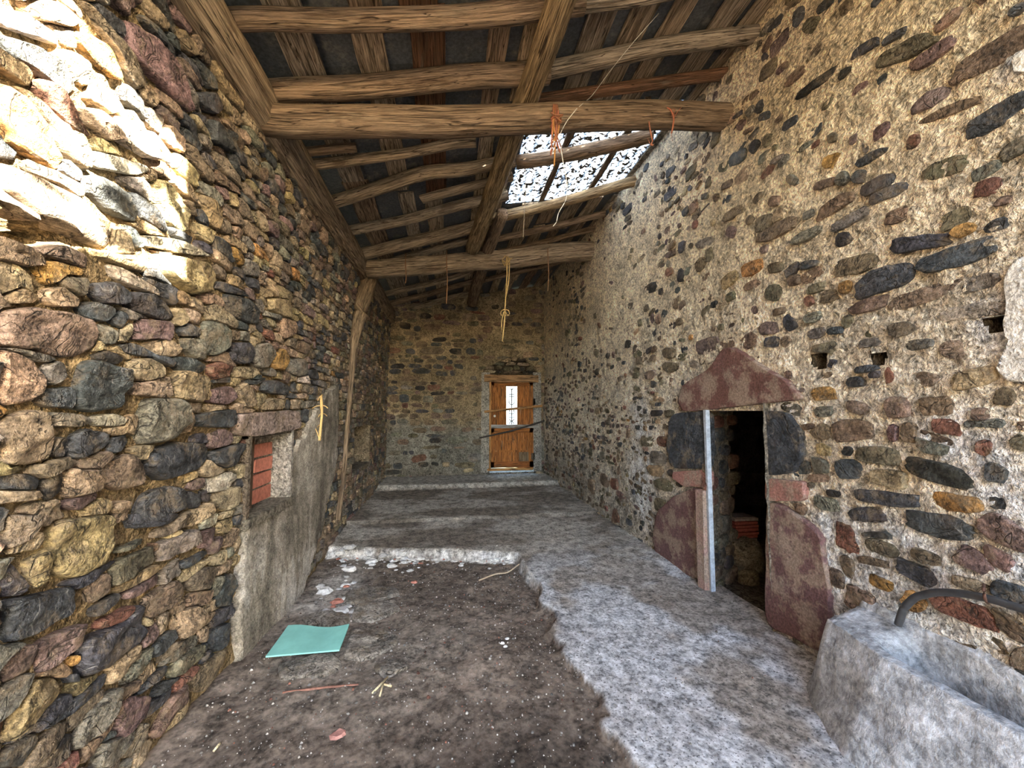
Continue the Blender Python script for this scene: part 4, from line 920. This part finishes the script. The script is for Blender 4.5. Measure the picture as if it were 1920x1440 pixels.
RAFT = [
 ([(445,40),(700,40),(880,30),(1040,12)], 40, 'brown', 'first rafter pole at the top of view, left of the round purlin', (.1, .2)),
 ([(1085,15),(1200,0),(1330,-30)], 24, 'grey', 'rafter pole cut by the top edge of view, right of the round purlin', (.15, .3)),
 ([(515,172),(700,163),(860,145),(1005,137)], 42, 'brown', 'second rafter pole, left of the round purlin above the near tie beam', (.1, .1)),
 ([(1040,130),(1150,112),(1240,92),(1425,68)], 32, 'grey', 'bent grey rafter pole right of the round purlin, reaching the mortared wall', (.1, .15)),
 ([(597,305),(740,290),(800,282),(892,266)], 20, 'tan', 'thin bark-stripped rafter pole just below the near tie beam', (.15, 0)),
 ([(582,284),(668,277)], 17, 'brown', 'short broken pole stub just below the near tie beam at left', (.15, 0)),
 ([(633,376),(720,352),(800,322),(870,318),(948,303)], 25, 'tan', 'crooked rafter pole third below the near tie beam, left of the purlin', (.15, .1)),
 ([(985,302),(1090,283),(1205,258)], 26, 'brown', 'dark rafter pole crossing the bright roof opening', (.1, .1)),
 ([(662,432),(760,412),(850,388),(938,368)], 20, 'grey', 'straight thin rafter pole fourth below the near tie beam, left of the purlin', (.15, .1)),
 ([(686,474),(790,450),(860,434),(912,418)], 24, 'tan', 'pale peeled rafter pole just above the far tie beam, left of the purlin', (.15, .1)),
 ([(928,410),(1050,380),(1178,343)], 20, 'yellow', 'split yellow rafter pole just beyond the bright roof opening', (.1, .15)),
 ([(940,446),(1040,425),(1135,402)], 13, 'brown', 'thin rafter pole right of the purlin, next beyond the split yellow one', (.1, .2)),
 ([(945,470),(1030,450),(1115,428)], 11, 'brown', 'thin rafter pole right of the purlin just above the far tie beam', (.1, .25)),
 ([(800,472),(890,449)], 14, 'grey', 'thin rafter pole stub above the far tie beam meeting the purlin', (.6, .1)),
 ([(735,548),(810,530),(895,505)], 12, 'tan', 'first rafter pole beyond the far tie beam, left of the purlin', (.25, .1)),
 ([(745,566),(820,548),(900,525)], 11, 'brown', 'second rafter pole beyond the far tie beam, left of the purlin', (.25, .1)),
 ([(752,582),(820,566),(895,546)], 12, 'tan', 'last rafter pole on the left, close to the end wall', (.25, .1)),
 ([(898,507),(1000,487),(1075,468)], 11, 'brown', 'first rafter pole beyond the far tie beam, right of the purlin', (.1, .35)),
 ([(900,527),(980,508),(1050,490)], 10, 'brown', 'last rafter pole on the right, close to the end wall', (.1, .3))]
for px, w, c, lab, ext in RAFT:
    tag(pole(px, w, c, 0.0, ext=ext).build('rafter_pole', M_WOOD), lab, 'rafter', GR)
tag(pole([(1020,186),(1200,160),(1388,134)], 30, 'red', .0, ext=(.1, .15), square=.85, flat=.35, wob=0).build('rafter_plank', M_WOOD), 'flat reddish plank set as a rafter right of the purlin above the near tie beam', 'rafter', GR)
tag(pole([(790,374),(930,338)], 26, 'tan', .0, ext=(0, .2), square=.85, flat=.3, wob=0).build('rafter_plank', M_WOOD), 'short pale plank lying among the rafters left of the purlin', 'rafter', GR)
for yy in (-1.2, -.4, .4, 1.15, 1.85):
    m = MB(); sweep(m, [(-1.5, yy, roof_z(-1.5)), (.5, yy + .05, roof_z(.5)), (2.5, yy, roof_z(2.5))], .065, WOODS['brown'], seed=int(yy * 10) + 40, wob=.02)
    m.build('rafter_pole', M_WOOD, ceiling)
# boards above the rafters, running along the shed
COLS = [(525,608),(680,742),(772,832),(917,960),(985,1018),(1082,1132),(1150,1194),(1222,1264),(1292,1336),(1352,1394)]
OPEN = (.74, 2.36, 3.42, 5.12)                        # missing sheets: x0, x1, y0, y1
def board(x0, x1, y0, y1, col, off, seed, name='roof_board'):
    n = max(4, int((y1 - y0) / .12)); s = np.linspace(y0, y1, n); q = np.stack([s * 2.2, np.full(n, seed * 3.3)], 1)
    e0, e1 = x0 + .02 * fbm(q, 3, 3), x1 + .02 * fbm(q + 30, 4, 3); th = .022
    V, G, F = [], [], []
    zz = off + .006 * vnoise(q, 6)
    for i in range(n):
        for (x, dz) in ((e0[i], 0), (e1[i], 0), (e1[i], th), (e0[i], th)):
            V.append((x, s[i], roof_z(x, zz[i] + dz))); G.append((s[i] + seed * 3.1, x, dz + seed))
    for i in range(n - 1):
        for j in range(4): F.append((i * 4 + j, (i + 1) * 4 + j, (i + 1) * 4 + (j + 1) % 4, i * 4 + (j + 1) % 4))
    F += [(0, 1, 2, 3), ((n - 1) * 4 + 3, (n - 1) * 4 + 2, (n - 1) * 4 + 1, (n - 1) * 4)]
    return MB().add(V, F, col, G).build(name, M_WOOD, ceiling, smooth=False)
sd = 100
for ci, (a, b) in enumerate(COLS):
    x0, x1 = on_roof(a, 100, .07)[0], on_roof(b, 100, .07)[0]; y = YF + rngT.uniform(-.1, .0)
    while y < YB - .1:
        L = rngT.uniform(1.3, 3.0); y1 = min(y + L, YB - .03); j = rngT.uniform(-.05, .05); wd = (x1 - x0) * rngT.uniform(.75, 1.1)
        c = np.array(WOODS['red']) * .7 if (ci == 2 and y < 2.9 < y1 + .8) else np.array(WOODS[pick(rngT, tan=5, brown=3, grey=3, light=1.2)]) * rngT.uniform(1.1, 1.5)
        xa, xb = x0 + j, x0 + j + wd
        segs = [(y, y1)]
        if xb > OPEN[0] - .02: segs = [(p, q) for p, q in ((y, min(y1, OPEN[2])), (max(y, OPEN[3]), y1)) if q - p > .12]
        for p, q in segs:
            sd += 1; board(xa, xb, p, q, c, .072 + .004 * (sd % 3), sd)
        y = y1 + rngT.uniform(-.06, .10)
for i, (a, b) in enumerate((((1046,302),(1022,368)), ((1152,266),(1126,342)))):
    p, q = on_roof(*a, .07), on_roof(*b, .07); sd += 1; board((p[0] + q[0]) / 2 - .035, (p[0] + q[0]) / 2 + .035, OPEN[2] - .1, OPEN[3] + .1, np.array(WOODS['brown']) * .8, .072, sd, 'roof_batten')
# dark roofing sheets, each laid over the next
def mat_sheet():
    m, t, out = nodes_of('dark_roof_sheet')
    at = N(t, 'ShaderNodeAttribute', attribute_name='Col'); pos = N(t, 'ShaderNodeNewGeometry').outputs['Position']
    n1 = noise(t, pos, 6, 6, .7); n2 = noise(t, pos, 40, 4, .7)
    c = mixc(t, ramp(t, n1, .52, .7, 0, .55), at.outputs['Color'], (.20, .19, .165))
    sc = N(t, 'ShaderNodeVectorMath', operation='SCALE'); t.links.new(c, sc.inputs[0]); t.links.new(ramp(t, n2, .3, .7, .7, 1.3), sc.inputs['Scale'])
    bsdf(t, out, sc.outputs[0], .8, n2, .3, .01, .3); return m
M_SHEET = mat_sheet()
def sheet(x0, x1, y0, y1, off, mat, col, name, tilt=.012, corr=0.0):
    nx, ny = (int((x1 - x0) / .022) if corr else 4), 3
    gx, gy = np.meshgrid(np.linspace(x0, x1, nx), np.linspace(y0, y1, ny), indexing='ij')
    z = ROOF_A + ROOF_B * gx + off + tilt * (gy - y0) / (y1 - y0) + corr * np.sin(gx * 2 * math.pi / .13)
    top = np.stack([gx, gy, z + .007], -1).reshape(-1, 3); bot = np.stack([gx, gy, z], -1).reshape(-1, 3); k = nx * ny
    id_ = np.arange(k).reshape(nx, ny); q = np.stack([id_[:-1, :-1], id_[1:, :-1], id_[1:, 1:], id_[:-1, 1:]], -1).reshape(-1, 4)
    return MB().add(top, q.tolist(), col).add(bot, q[:, ::-1].tolist(), col).build(name, mat, ceiling, smooth=bool(corr))
y = YF - .1; r = 0
while y < YB + .3:
    x = -1.85
    while x < 2.85:
        x1 = min(x + .98, 2.95)
        cuts = [(x, x1, y, y + .62)]
        if x1 > OPEN[0] and y + .62 > OPEN[2] and y < OPEN[3]:
            cuts = []
            if x < OPEN[0]: cuts.append((x, OPEN[0], y, y + .62))
            if y < OPEN[2]: cuts.append((max(x, OPEN[0]), x1, y, OPEN[2]))
            if y + .62 > OPEN[3]: cuts.append((max(x, OPEN[0]), x1, OPEN[3], y + .62))
        for c in cuts:
            if c[1] - c[0] > .04 and c[3] - c[2] > .03: sheet(*c, .106 + .003 * (r % 2), M_SHEET, np.append(np.array([.075, .082, .09]) * rngT.uniform(.75, 1.25), 0), 'roof_sheet')
        x += .94
    y += .56; r += 1
M_CLEAR, t, out = nodes_of('grimy_clear_sheet')
pos = N(t, 'ShaderNodeNewGeometry').outputs['Position']; n1 = noise(t, pos, 22, 4, .6); n2 = noise(t, pos, 9, 4, .6)
tp = N(t, 'ShaderNodeBsdfTransparent'); tp.inputs[0].default_value = (.9, .93, .96, 1); tl = N(t, 'ShaderNodeBsdfTranslucent'); tl.inputs[0].default_value = (.8, .82, .84, 1)
df = N(t, 'ShaderNodeBsdfDiffuse'); df.inputs[0].default_value = (.07, .06, .045, 1); m1 = N(t, 'ShaderNodeMixShader'); m1.inputs[0].default_value = .88; m2 = N(t, 'ShaderNodeMixShader')
t.links.new(tp.outputs[0], m1.inputs[1]); t.links.new(tl.outputs[0], m1.inputs[2]); t.links.new(m1.outputs[0], m2.inputs[1]); t.links.new(df.outputs[0], m2.inputs[2])
t.links.new(ramp(t, math_(t, 'ADD', n1, math_(t, 'MULTIPLY', n2, .35)), .655, .715), m2.inputs[0]); t.links.new(m2.outputs[0], out.inputs['Surface'])
for i in range(2): sheet(OPEN[0] - .05, OPEN[1] + .3, OPEN[2] - .05 + i * .85, OPEN[2] + .87 + i * .87, .135 - .0 * i, M_CLEAR, (1, 1, 1, 0), 'clear_sheet', .0, .012)

# ------------------------------------------------------------------ things
# crooked post against the left wall
pts = [on_x(x, y, WL + d) for x, y, d in ((704,492,.16),(692,530,.15),(676,580,.12),(664,640,.09),(659,710,.08),(652,790,.08),(645,880,.07),(634,975,.06))]
m = MB(); sweep(m, pts, [.12, .13, .10, .05, .034, .03, .028, .034], (.25, .185, .125), n=12, sub=6, seed=61, rough=.14)
tag(m.build('crooked_post', M_WOOD), 'crooked forked branch post propping the wall plate against the left wall', 'post')

# trough of rendered concrete by the right wall
def trough():
    ys = np.concatenate([np.linspace(-.6, 1.0, 18), np.linspace(1.04, 2.2, 44)])
    prof = np.array([(1.80, -.08), (1.84, .0), (1.90, .10), (1.95, .20), (2.00, .30), (2.045, .375), (2.065, .415), (2.072, .425), (2.128, .425), (2.14, .41), (2.155, .34), (2.19, .25), (2.23, .21), (2.27, .20), (2.31, .22), (2.34, .30), (2.36, .42), (2.37, .50), (2.40, .525), (2.46, .53)])
    t_ = np.linspace(0, 1, 3, endpoint=False)
    pr = np.concatenate([np.concatenate([prof[i] + (prof[i + 1] - prof[i]) * k for k in t_]).reshape(-1, 2) for i in range(len(prof) - 1)] + [prof[-1:]])
    V, C = [], []
    for y in ys:
        p = pr.copy()
        e = np.clip((y - 1.60) / .20, 0, 1); e = e * e * (3 - 2 * e)
        top = .425 + (np.clip((p[:, 0] - 2.09) / .3, 0, 1)) * .06
        ins = p[:, 0] > 2.10
        p[ins, 1] = p[ins, 1] * (1 - e) + np.maximum(p[ins, 1], top[ins]) * e
        d = np.clip((y - 2.02) / .15, 0, 1); p[:, 1] = p[:, 1] * (1 - d) + (-.08) * d
        p[:, 0] = p[:, 0] + np.clip((y - 1.7) / .4, 0, 1) * (2.35 - p[:, 0]) * .35 * (p[:, 0] < 2.35)
        q = np.stack([p[:, 0] * 5, np.full(len(p), y * 4.0), p[:, 1] * 5], 1); n = fbm(q, 91, 4); n2 = fbm(q * 4, 92, 3)
        lo_ = np.clip(1 - p[:, 1] / .42, 0, 1) * (p[:, 0] < 2.1); x = p[:, 0] - (.006 + .05 * lo_) * n - .006 * n2; z = p[:, 1] + .006 * n2 * (p[:, 1] > .03)
        V.append(np.stack([x, np.full(len(p), y) + .02 * n, z], 1))
        inn = np.clip((p[:, 0] - 2.13) / .04, 0, 1) * np.clip((.40 - p[:, 1]) / .1, 0, 1)
        c = np.array([.36, .378, .405]) * (1 + .4 * n[:, None] + .35 * fbm(np.stack([p[:, 0] * 3, np.full(len(p), y * 14), p[:, 1] * 3], 1), 95, 3)[:, None]) * (1 - .45 * inn[:, None])
        C.append(np.concatenate([c, np.zeros((len(p), 1))], 1))
    K = len(pr); F = []
    for i in range(len(ys) - 1):
        for j in range(K - 1): F.append((i * K + j, i * K + j + 1, (i + 1) * K + j + 1, (i + 1) * K + j))
    return MB().add(np.concatenate(V), [f[::-1] for f in F], np.concatenate(C))
M_TROUGH = mat_mortar('trowelled_concrete', .28, 30, .15)
tr_o = trough().build('water_trough', M_TROUGH, origin=(2.1, 1.2, -.05)); tag(tr_o, 'grey trowelled concrete water trough built against the right wall', 'trough')
# black hose with its hook
m = MB(); hp = [on_x(x, y, X) for x, y, X in ((1684,1172,2.30),(1694,1140,2.31),(1716,1119,2.31),(1755,1110,2.31),(1800,1112,2.31),(1850,1121,2.31),(1925,1144,2.31),(2050,1185,2.31))]
sweep(m, hp, .017, (.045, .047, .052), n=12, sub=8, rough=0); tag(m.build('water_hose', M_RUBBER), 'black rubber hose bent over the back of the concrete trough', 'hose')
m = MB(); sweep(m, [on_x(1845, 1096, 2.36), on_x(1844, 1104, 2.28), on_x(1847, 1126, 2.28), on_x(1852, 1130, 2.34)], .006, (.10, .05, .035), n=6, sub=5, rough=0); tag(m.build('hose_hook', M_IRON), 'small rusty iron hook holding the black hose to the wall', 'hook')

# turquoise board on the earth floor
c4 = [on_z(x, y, z) for x, y, z in ((498,1233,-.012),(636,1221,-.0),(655,1173,.035),(540,1178,-.005))]
n = 10; V, G = [], []
for k in (0, 1):
    for i in range(n + 1):
        for j in range(7):
            a, b = i / n, j / 6
            p = (c4[0] * (1 - a) + c4[1] * a) * (1 - b) + (c4[3] * (1 - a) + c4[2] * a) * b
            p = p + (0, 0, .014 * math.sin(a * 5.5 + b) * b + (.010 if k else 0)); V.append(p)
F = []; S = (n + 1) * 7
for i in range(n):
    for j in range(6):
        q = (i * 7 + j, (i + 1) * 7 + j, (i + 1) * 7 + j + 1, i * 7 + j + 1); F.append(tuple(x + S for x in q)); F.append(q[::-1])
rim = [i * 7 for i in range(n + 1)] + [n * 7 + j for j in range(1, 7)] + [i * 7 + 6 for i in range(n - 1, -1, -1)] + [j for j in range(5, 0, -1)]
for a, b in zip(rim, rim[1:] + rim[:1]): F.append((a, b, b + S, a + S))
tag(MB().add(V, F, (.22, .52, .47, 0)).build('painted_board', mat_plain('turquoise_paint', .55, 6, .1, .1), smooth=False), 'flat turquoise painted board lying on the earth floor by the left wall', 'board')

# twine, ropes and strings
def cord(name, pts, r, col, label, parent=None, cat='rope', group=None, frays=0):
    m_ = MB(); sweep(m_, pts, r, col, n=6, sub=6, rough=.15, seed=SEED[0]); SEED[0] += 1
    rg = np.random.default_rng(SEED[0])
    for _ in range(frays):
        p = np.array(pts[rg.integers(0, len(pts))]); d = rg.normal(0, 1, 3) * (.03, .03, .05)
        sweep(m_, [p, p + d * .6, p + d + (0, 0, -.02)], np.mean(r) * .35, np.array(col) * rg.uniform(.8, 1.2), n=4, sub=3, rough=0)
    o = m_.build(name, M_ROPE, parent)
    if label: tag(o, label, cat, group)
    return o
YT = 2.78
tw = empty('twine_bundle', tuple(on_y(1045, 300, YT))); tag(tw, 'tangled orange baler twine bundle knotted round the near tie beam', 'twine')
OG, RD = (.42, .20, .06), (.34, .12, .07)
for i in range(9):
    a = rngT.uniform(-8, 8); b = rngT.uniform(-14, 12); e = rngT.uniform(262, 300)
    cord('strand', [on_y(1042 + a * .5, 196, YT + .05), on_y(1044 + a, 222, YT - .06), on_y(1046 + a + b * .3, 250, YT - .05), on_y(1044 + b, e, YT - .02)], .0055, (OG, RD, (.22, .10, .06))[i % 3], None, tw)
cord('strand', [on_y(1040, 230, YT - .05), on_y(1041, 270, YT - .03), on_y(1039, 312, YT)], .006, OG, None, tw, frays=3)
m = MB(); cc = on_y(1044, 224, YT - .07)
for i in range(7):
    d = rngT.normal(0, .03, (4, 3)); sweep(m, [cc + d[0], cc + d[1], cc + d[2], cc + d[3]], .006, RD if i % 2 else (.26, .11, .06), n=5, sub=4, rough=0)
m.build('knot', M_ROPE, tw)
cord('white_string', [on_y(x, y, YT - .03) for x, y in ((1082,203),(1064,225),(1050,250),(1052,280),(1057,312),(1064,345),(1062,375),(1046,400),(1044,418),(1037,424))], .0032, (.62, .60, .55), 'thin white string hanging in a curve from the twine on the near tie beam', cat='string')
cord('roof_wire', [on_roof(1235, 25, .03), on_roof(1195, 70, -.05), on_roof(1150, 125, -.09), on_roof(1110, 180, -.1), on_y(1086, 200, YT)], .0028, (.5, .47, .42), 'thin pale wire slanting from the roof boards to the near tie beam', cat='wire')
cord('twine_loop', [on_y(x, y, Y_) for x, y, Y_ in ((1228,205,2.92),(1246,200,2.86),(1258,205,2.84),(1264,220,2.84),(1262,236,2.84),(1259,250,2.86))], .006, RD, 'short red twine end looped over the near tie beam by the right wall', cat='twine', frays=5)
cord('twine_loop', [on_y(x, y, 2.9) for x, y in ((1217,228),(1219,244),(1222,258),(1224,266),(1219,272),(1225,272))], .006, (.4, .16, .1), 'small knotted red twine dangling under the near tie beam', cat='twine', frays=3)
cord('grey_string', [on_y(x, y, 4.3) for x, y in ((984,290),(986,340),(983,400),(981,445))], .004, (.42, .36, .28), 'straight thin string hanging with a weighted tip beside the purlin', cat='string')
YR = 5.9
yr = empty('hanging_rope', tuple(on_y(943, 640, YR))); tag(yr, 'yellow rope with a bow knot hanging from the far tie beam', 'rope')
YEL = (.52, .36, .15)
cord('rope_strand', [on_y(x, y, YR) for x, y in ((950,482),(951,510),(949,540),(947,575),(946,600),(942,640))], [.011, .011, .010, .011, .012, .010], YEL, None, yr, frays=4)
cord('rope_strand', [on_y(x, y, YR - .02) for x, y in ((955,484),(955,510),(953,535),(948,560))], .009, YEL, None, yr)
for s in (-1, 1): cord('bow_loop', [on_y(x, y, YR - .01) for x, y in ((947,580),(947 + 7 * s,582),(947 + 9 * s,590),(947 + 5 * s,592),(947,584))], .007, YEL, None, yr)
cord('rope_tail', [on_y(x, y, YR - .02) for x, y in ((945,584),(941,600),(940,615),(941,620))], .008, YEL, None, yr)
m = MB(); cc = on_y(951, 488, YR - .06)
for i in range(6):
    d = rngT.normal(0, .035, (4, 3)); sweep(m, [cc + d[0], cc + d[1], cc + d[2], cc + d[3]], .008, YEL, n=5, sub=4, rough=0)
m.build('knot', M_ROPE, yr)
GB = 'bands of string round the far tie beam'
for x, lab, l in ((761, 'dark red string tied round the far tie beam at its left end', 16), (838, 'brown string band round the far tie beam, hanging low left of the purlin', 60), (1028, 'string tied round the far tie beam at its right, hanging straight', 50)):
    yy = 500 - (x - 700) * .075
    cord('string_band', [on_y(x, yy - 20, 6.05), on_y(x - 1, yy - 4, 5.92), on_y(x, yy + 16, 5.95), on_y(x + 1, yy + 20 + l * .4, 6.0), on_y(x - 1, yy + 20 + l, 6.0)], .008, (.24, .13, .07), lab, cat='string', group=GB)
cord('straw_rope', [on_x(x, y, WL + .075) for x, y in ((602,742),(603,760),(604,775),(602,795),(599,826))], [.012, .016, .012, .013, .015], (.60, .42, .18), 'frayed straw-coloured rope end hanging on the grey render of the left wall', frays=12)
m = MB(); sweep(m, [on_x(1329, 382, 2.36), on_x(1312, 400, 2.22)], .007, (.05, .04, .035), n=6, sub=3, rough=0); sweep(m, [on_x(1312.5, 399.5, 2.22), on_x(1310, 402, 2.2)], .013, (.05, .04, .035), n=8, sub=1, rough=0)
tag(m.build('long_nail', M_IRON), 'long iron nail sticking out of the mortar of the right wall', 'nail')

# roof tiles stacked in the dark room, with stones beside them
base = on_x(1388, 1016, 3.2)
m = MB(); sx, sy = base[0], base[1]
V, F = stone_geo(Wall(lambda u, v, w: np.stack([sx + u, sy + v, -.1 + w], -1), False), resample(np.array([(-.2, -.2), (.22, -.18), (.2, .2), (-.2, .22)]), 18), max(base[2] + .1, .06), .0, rngF, 18, 3)
tag(MB().add(V, F, stone_col('G', rngF)).build('flat_stone', M_STONE), 'flat grey stone under the stack of clay tiles inside the doorway', 'stone')
tz = -.1 + max(base[2] + .1, .06) * .98
for i in range(8):
    m = MB(); c = np.array([.24, .07, .055]) * rngF.uniform(.8, 1.2) if i not in (1, 7) else np.array([.26, .22, .20])
    dx, dy = rngF.uniform(-.012, .012, 2); z0 = tz + i * .037
    box(m, (sx - .14 + dx, sy - .10 + dy, z0), (sx + .14 + dx, sy + .12 + dy, z0 + .027), c, jit=.002); box(m, (sx - .12 + dx, sy - .08 + dy, z0 + .027), (sx + .12 + dx, sy + .10 + dy, z0 + .036), c * .7)
    tag(m.build('clay_tile', M_PLAIN, smooth=False), 'red clay tile in the stack just inside the dark doorway', 'tile', 'clay tiles stacked inside the doorway')
for x, y, X, r_, lab in ((1352,1055,2.95,.13,'large rounded stone at the foot of the doorway reveal'), (1402,1062,2.98,.10,'dark stone on the floor in front of the clay tile stack'), (1425,1042,3.5,.14,'rounded brown stone in the dark room right of the clay tiles')):
    p = on_x(x, y, X); ou = resample(np.stack([p[0] + r_ * np.cos(np.arange(7)) * rngF.uniform(.8, 1.1, 7), p[1] + r_ * np.sin(np.arange(7) * .9) * 1.0], 1), 20) if False else np.stack([r_ * np.cos(np.linspace(0, 6.28, 16, endpoint=False)), r_ * .8 * np.sin(np.linspace(0, 6.28, 16, endpoint=False))], 1) * rngF.uniform(.85, 1.1, (16, 1))
    V, F = stone_geo(Wall(lambda u, v, w: np.stack([p[0] + u, p[1] + v, -.1 + w], -1), False), ou, r_ * 1.3, .0, rngF, 16, 4)
    tag(MB().add(V, F, stone_col('V', rngF)).build('loose_stone', M_STONE), lab, 'stone')

# loose rubble, straw and grit on the floor
def chunk(p, r, col, rng, flat=.6):
    n, k = 8, 3; V, F = [], []
    for i, (s, z) in enumerate(((.8, 0), (1, .45), (.62, .95))):
        for j in range(n):
            a = 2 * math.pi * j / n; q = r * s * rng.uniform(.75, 1.2); V.append((p[0] + q * math.cos(a) * 1.2, p[1] + q * math.sin(a), p[2] + r * flat * 1.5 * z * rng.uniform(.8, 1.15)))
    for i in range(2):
        for j in range(n): F.append((i * n + j, i * n + (j + 1) % n, (i + 1) * n + (j + 1) % n, (i + 1) * n + j))
    F.append(tuple(range(2 * n, 3 * n))); F.append(tuple(range(n - 1, -1, -1)))
    return V, F
def at_floor(x, y):
    z = 0.0
    for _ in range(4): p = on_z(x, y, z); z = float(z_floor(p[0], p[1]))
    return on_z(x, y, z)
GW = 'plaster and brick fragments strewn below the concrete edge'
crumbs = MB()
for i in range(160):
    if i >= 46: x, y = rngF.uniform(632, 960), 0; y = 1046 + (x - 640) * .01 + rngF.exponential(7)
    elif i < 34: x, y = rngF.uniform(628, 790), 0; y = rngF.uniform(1036, 1075) if x > 680 else rngF.uniform(1020, 1105)
    else: x, y = rngF.uniform(595, 680), rngF.uniform(1085, 1150)
    p = at_floor(x, y)
    if p[0] < WL + .08: continue
    r_ = rngF.uniform(.008, .026) if i >= 46 else rngF.uniform(.014, .042) if i % 5 else rngF.uniform(.045, .065); c = np.array([.62, .61, .6]) * rngF.uniform(.6, 1.1) if rngF.random() < .9 else np.array([.36, .15, .11])
    V, F = chunk(p - (0, 0, .006), r_, c, rngF, .45)
    if r_ < .022: crumbs.add(V, F, c); continue
    tag(MB().add(V, F, c).build('plaster_fragment', M_PLAIN, smooth=False), ('pale' if c[1] > .2 else 'brick-red') + ' broken fragment ' + ('in the litter close to the left wall' if p[0] < -.75 else 'strewn just below the white concrete edge' if p[1] > 4.3 else 'lying loose on the earth behind the turquoise board'), 'rubble', GW)
for pts, c, lab in (([(634,1380)], (.40, .20, .17), 'pinkish brick fragment lying alone on the dark earth in front'), ([(777,1092)], (.44, .18, .13), 'red brick fragment in the middle of the earth patch'), ([(650,1100)], (.40, .17, .12), 'red brick crumb among pale rubble near the left wall')):
    p = at_floor(*pts[0]); V, F = chunk(p - (0, 0, .004), .036 if pts[0][0] == 634 else .03, c, rngF, .4); tag(MB().add(V, F, c).build('brick_fragment', M_PLAIN, smooth=False), lab, 'brick')
for x, y in ((951,1198),(942,1207),(947,1213)):
    p = at_floor(x, y); V, F = chunk(p - (0, 0, .004), .014, (.7, .7, .68), rngF, .7); tag(MB().add(V, F, (.75, .74, .72)).build('white_pebble', M_PLAIN, smooth=False), 'small white pebble in the trio at the edge of the concrete', 'pebble', 'three white pebbles')
GS = 'straws scattered on the earth'
for a, b in (((698,1302),(727,1274)),((714,1284),(734,1292)),((700,1300),(722,1280)),((712,1308),(718,1288)),((400,1412),(412,1400))):
    p, q = at_floor(*a), at_floor(*b); m = MB(); sweep(m, [p + (0, 0, .008), q + (0, 0, .016)], .006, (.62, .53, .34), n=5, sub=2, rough=0); tag(m.build('straw', M_ROPE), 'pale straw lying on the dark earth in front', 'straw', GS)
m = MB(); sweep(m, [at_floor(x, y) + (0, 0, .02 + .03 * (i == 1)) for i, (x, y) in enumerate(((898,1092),(930,1085),(952,1078),(974,1061)))], .007, (.42, .34, .25), n=6, sub=6, rough=.1); tag(m.build('dry_twig', M_ROPE), 'curved dry twig on the earth by the corner of the concrete', 'twig')
m = MB(); sweep(m, [at_floor(530, 1299) + (0, 0, .0), at_floor(600, 1290), at_floor(672, 1284)], .008, (.27, .13, .095), n=6, sub=6, rough=.2); tag(m.build('brick_edge', M_PLAIN), 'thin line of red brick edge showing in the earth', 'brick')
tag(crumbs.build('plaster_crumbs', M_PLAIN, smooth=False), 'small plaster crumbs along the foot of the concrete edge', 'rubble', kind='stuff')
grit = MB(); NG = 9000
gx, gy = rngF.uniform(WL + .05, 2.0, NG), rngF.uniform(1.25, 5.0, NG); ga, gb = f_pit(gx, gy); gz = z_floor(gx, gy)
ok = ((ga > 0) & (gb > 0)) | (rngF.random(NG) < .08)
gx, gy, gz = gx[ok], gy[ok], gz[ok]; NG = len(gx); gr = np.minimum(rngF.exponential(.0018, NG) + .0016, .013)
an = np.arange(5) * 1.257; ring = np.stack([np.cos(an), np.sin(an)], 1)
Vb = np.concatenate([gx[:, None] + gr[:, None] * ring[:, 0] * rngF.uniform(.7, 1.3, (NG, 5)), gx[:, None] + .5 * gr[:, None] * ring[:, 0]], 1)
Vy = np.concatenate([gy[:, None] + gr[:, None] * ring[:, 1], gy[:, None] + .5 * gr[:, None] * ring[:, 1]], 1)
Vz = np.concatenate([np.tile((gz - .001)[:, None], (1, 5)), np.tile((gz + gr * .9)[:, None], (1, 5))], 1)
gc = np.where((rngF.random(NG) < .85)[:, None], np.array([.5, .47, .43]), np.array([.3, .13, .09])) * rngF.uniform(.2, .9, (NG, 1)) ** 1.3
gf = [(k, (k + 1) % 5, 5 + (k + 1) % 5, 5 + k) for k in range(5)] + [(5, 6, 7, 8, 9)]
grit.add(np.stack([Vb, Vy, Vz], -1).reshape(-1, 3), [tuple([i * 10 + v for v in f]) for i in range(NG) for f in gf], np.repeat(np.concatenate([gc, np.zeros((NG, 1))], 1), 10, 0))
tag(grit.build('grit', M_PLAIN, smooth=False, origin=(0, 3, 0)), 'fine grit and crumbs of mortar on the earth floor', 'grit', kind='stuff')
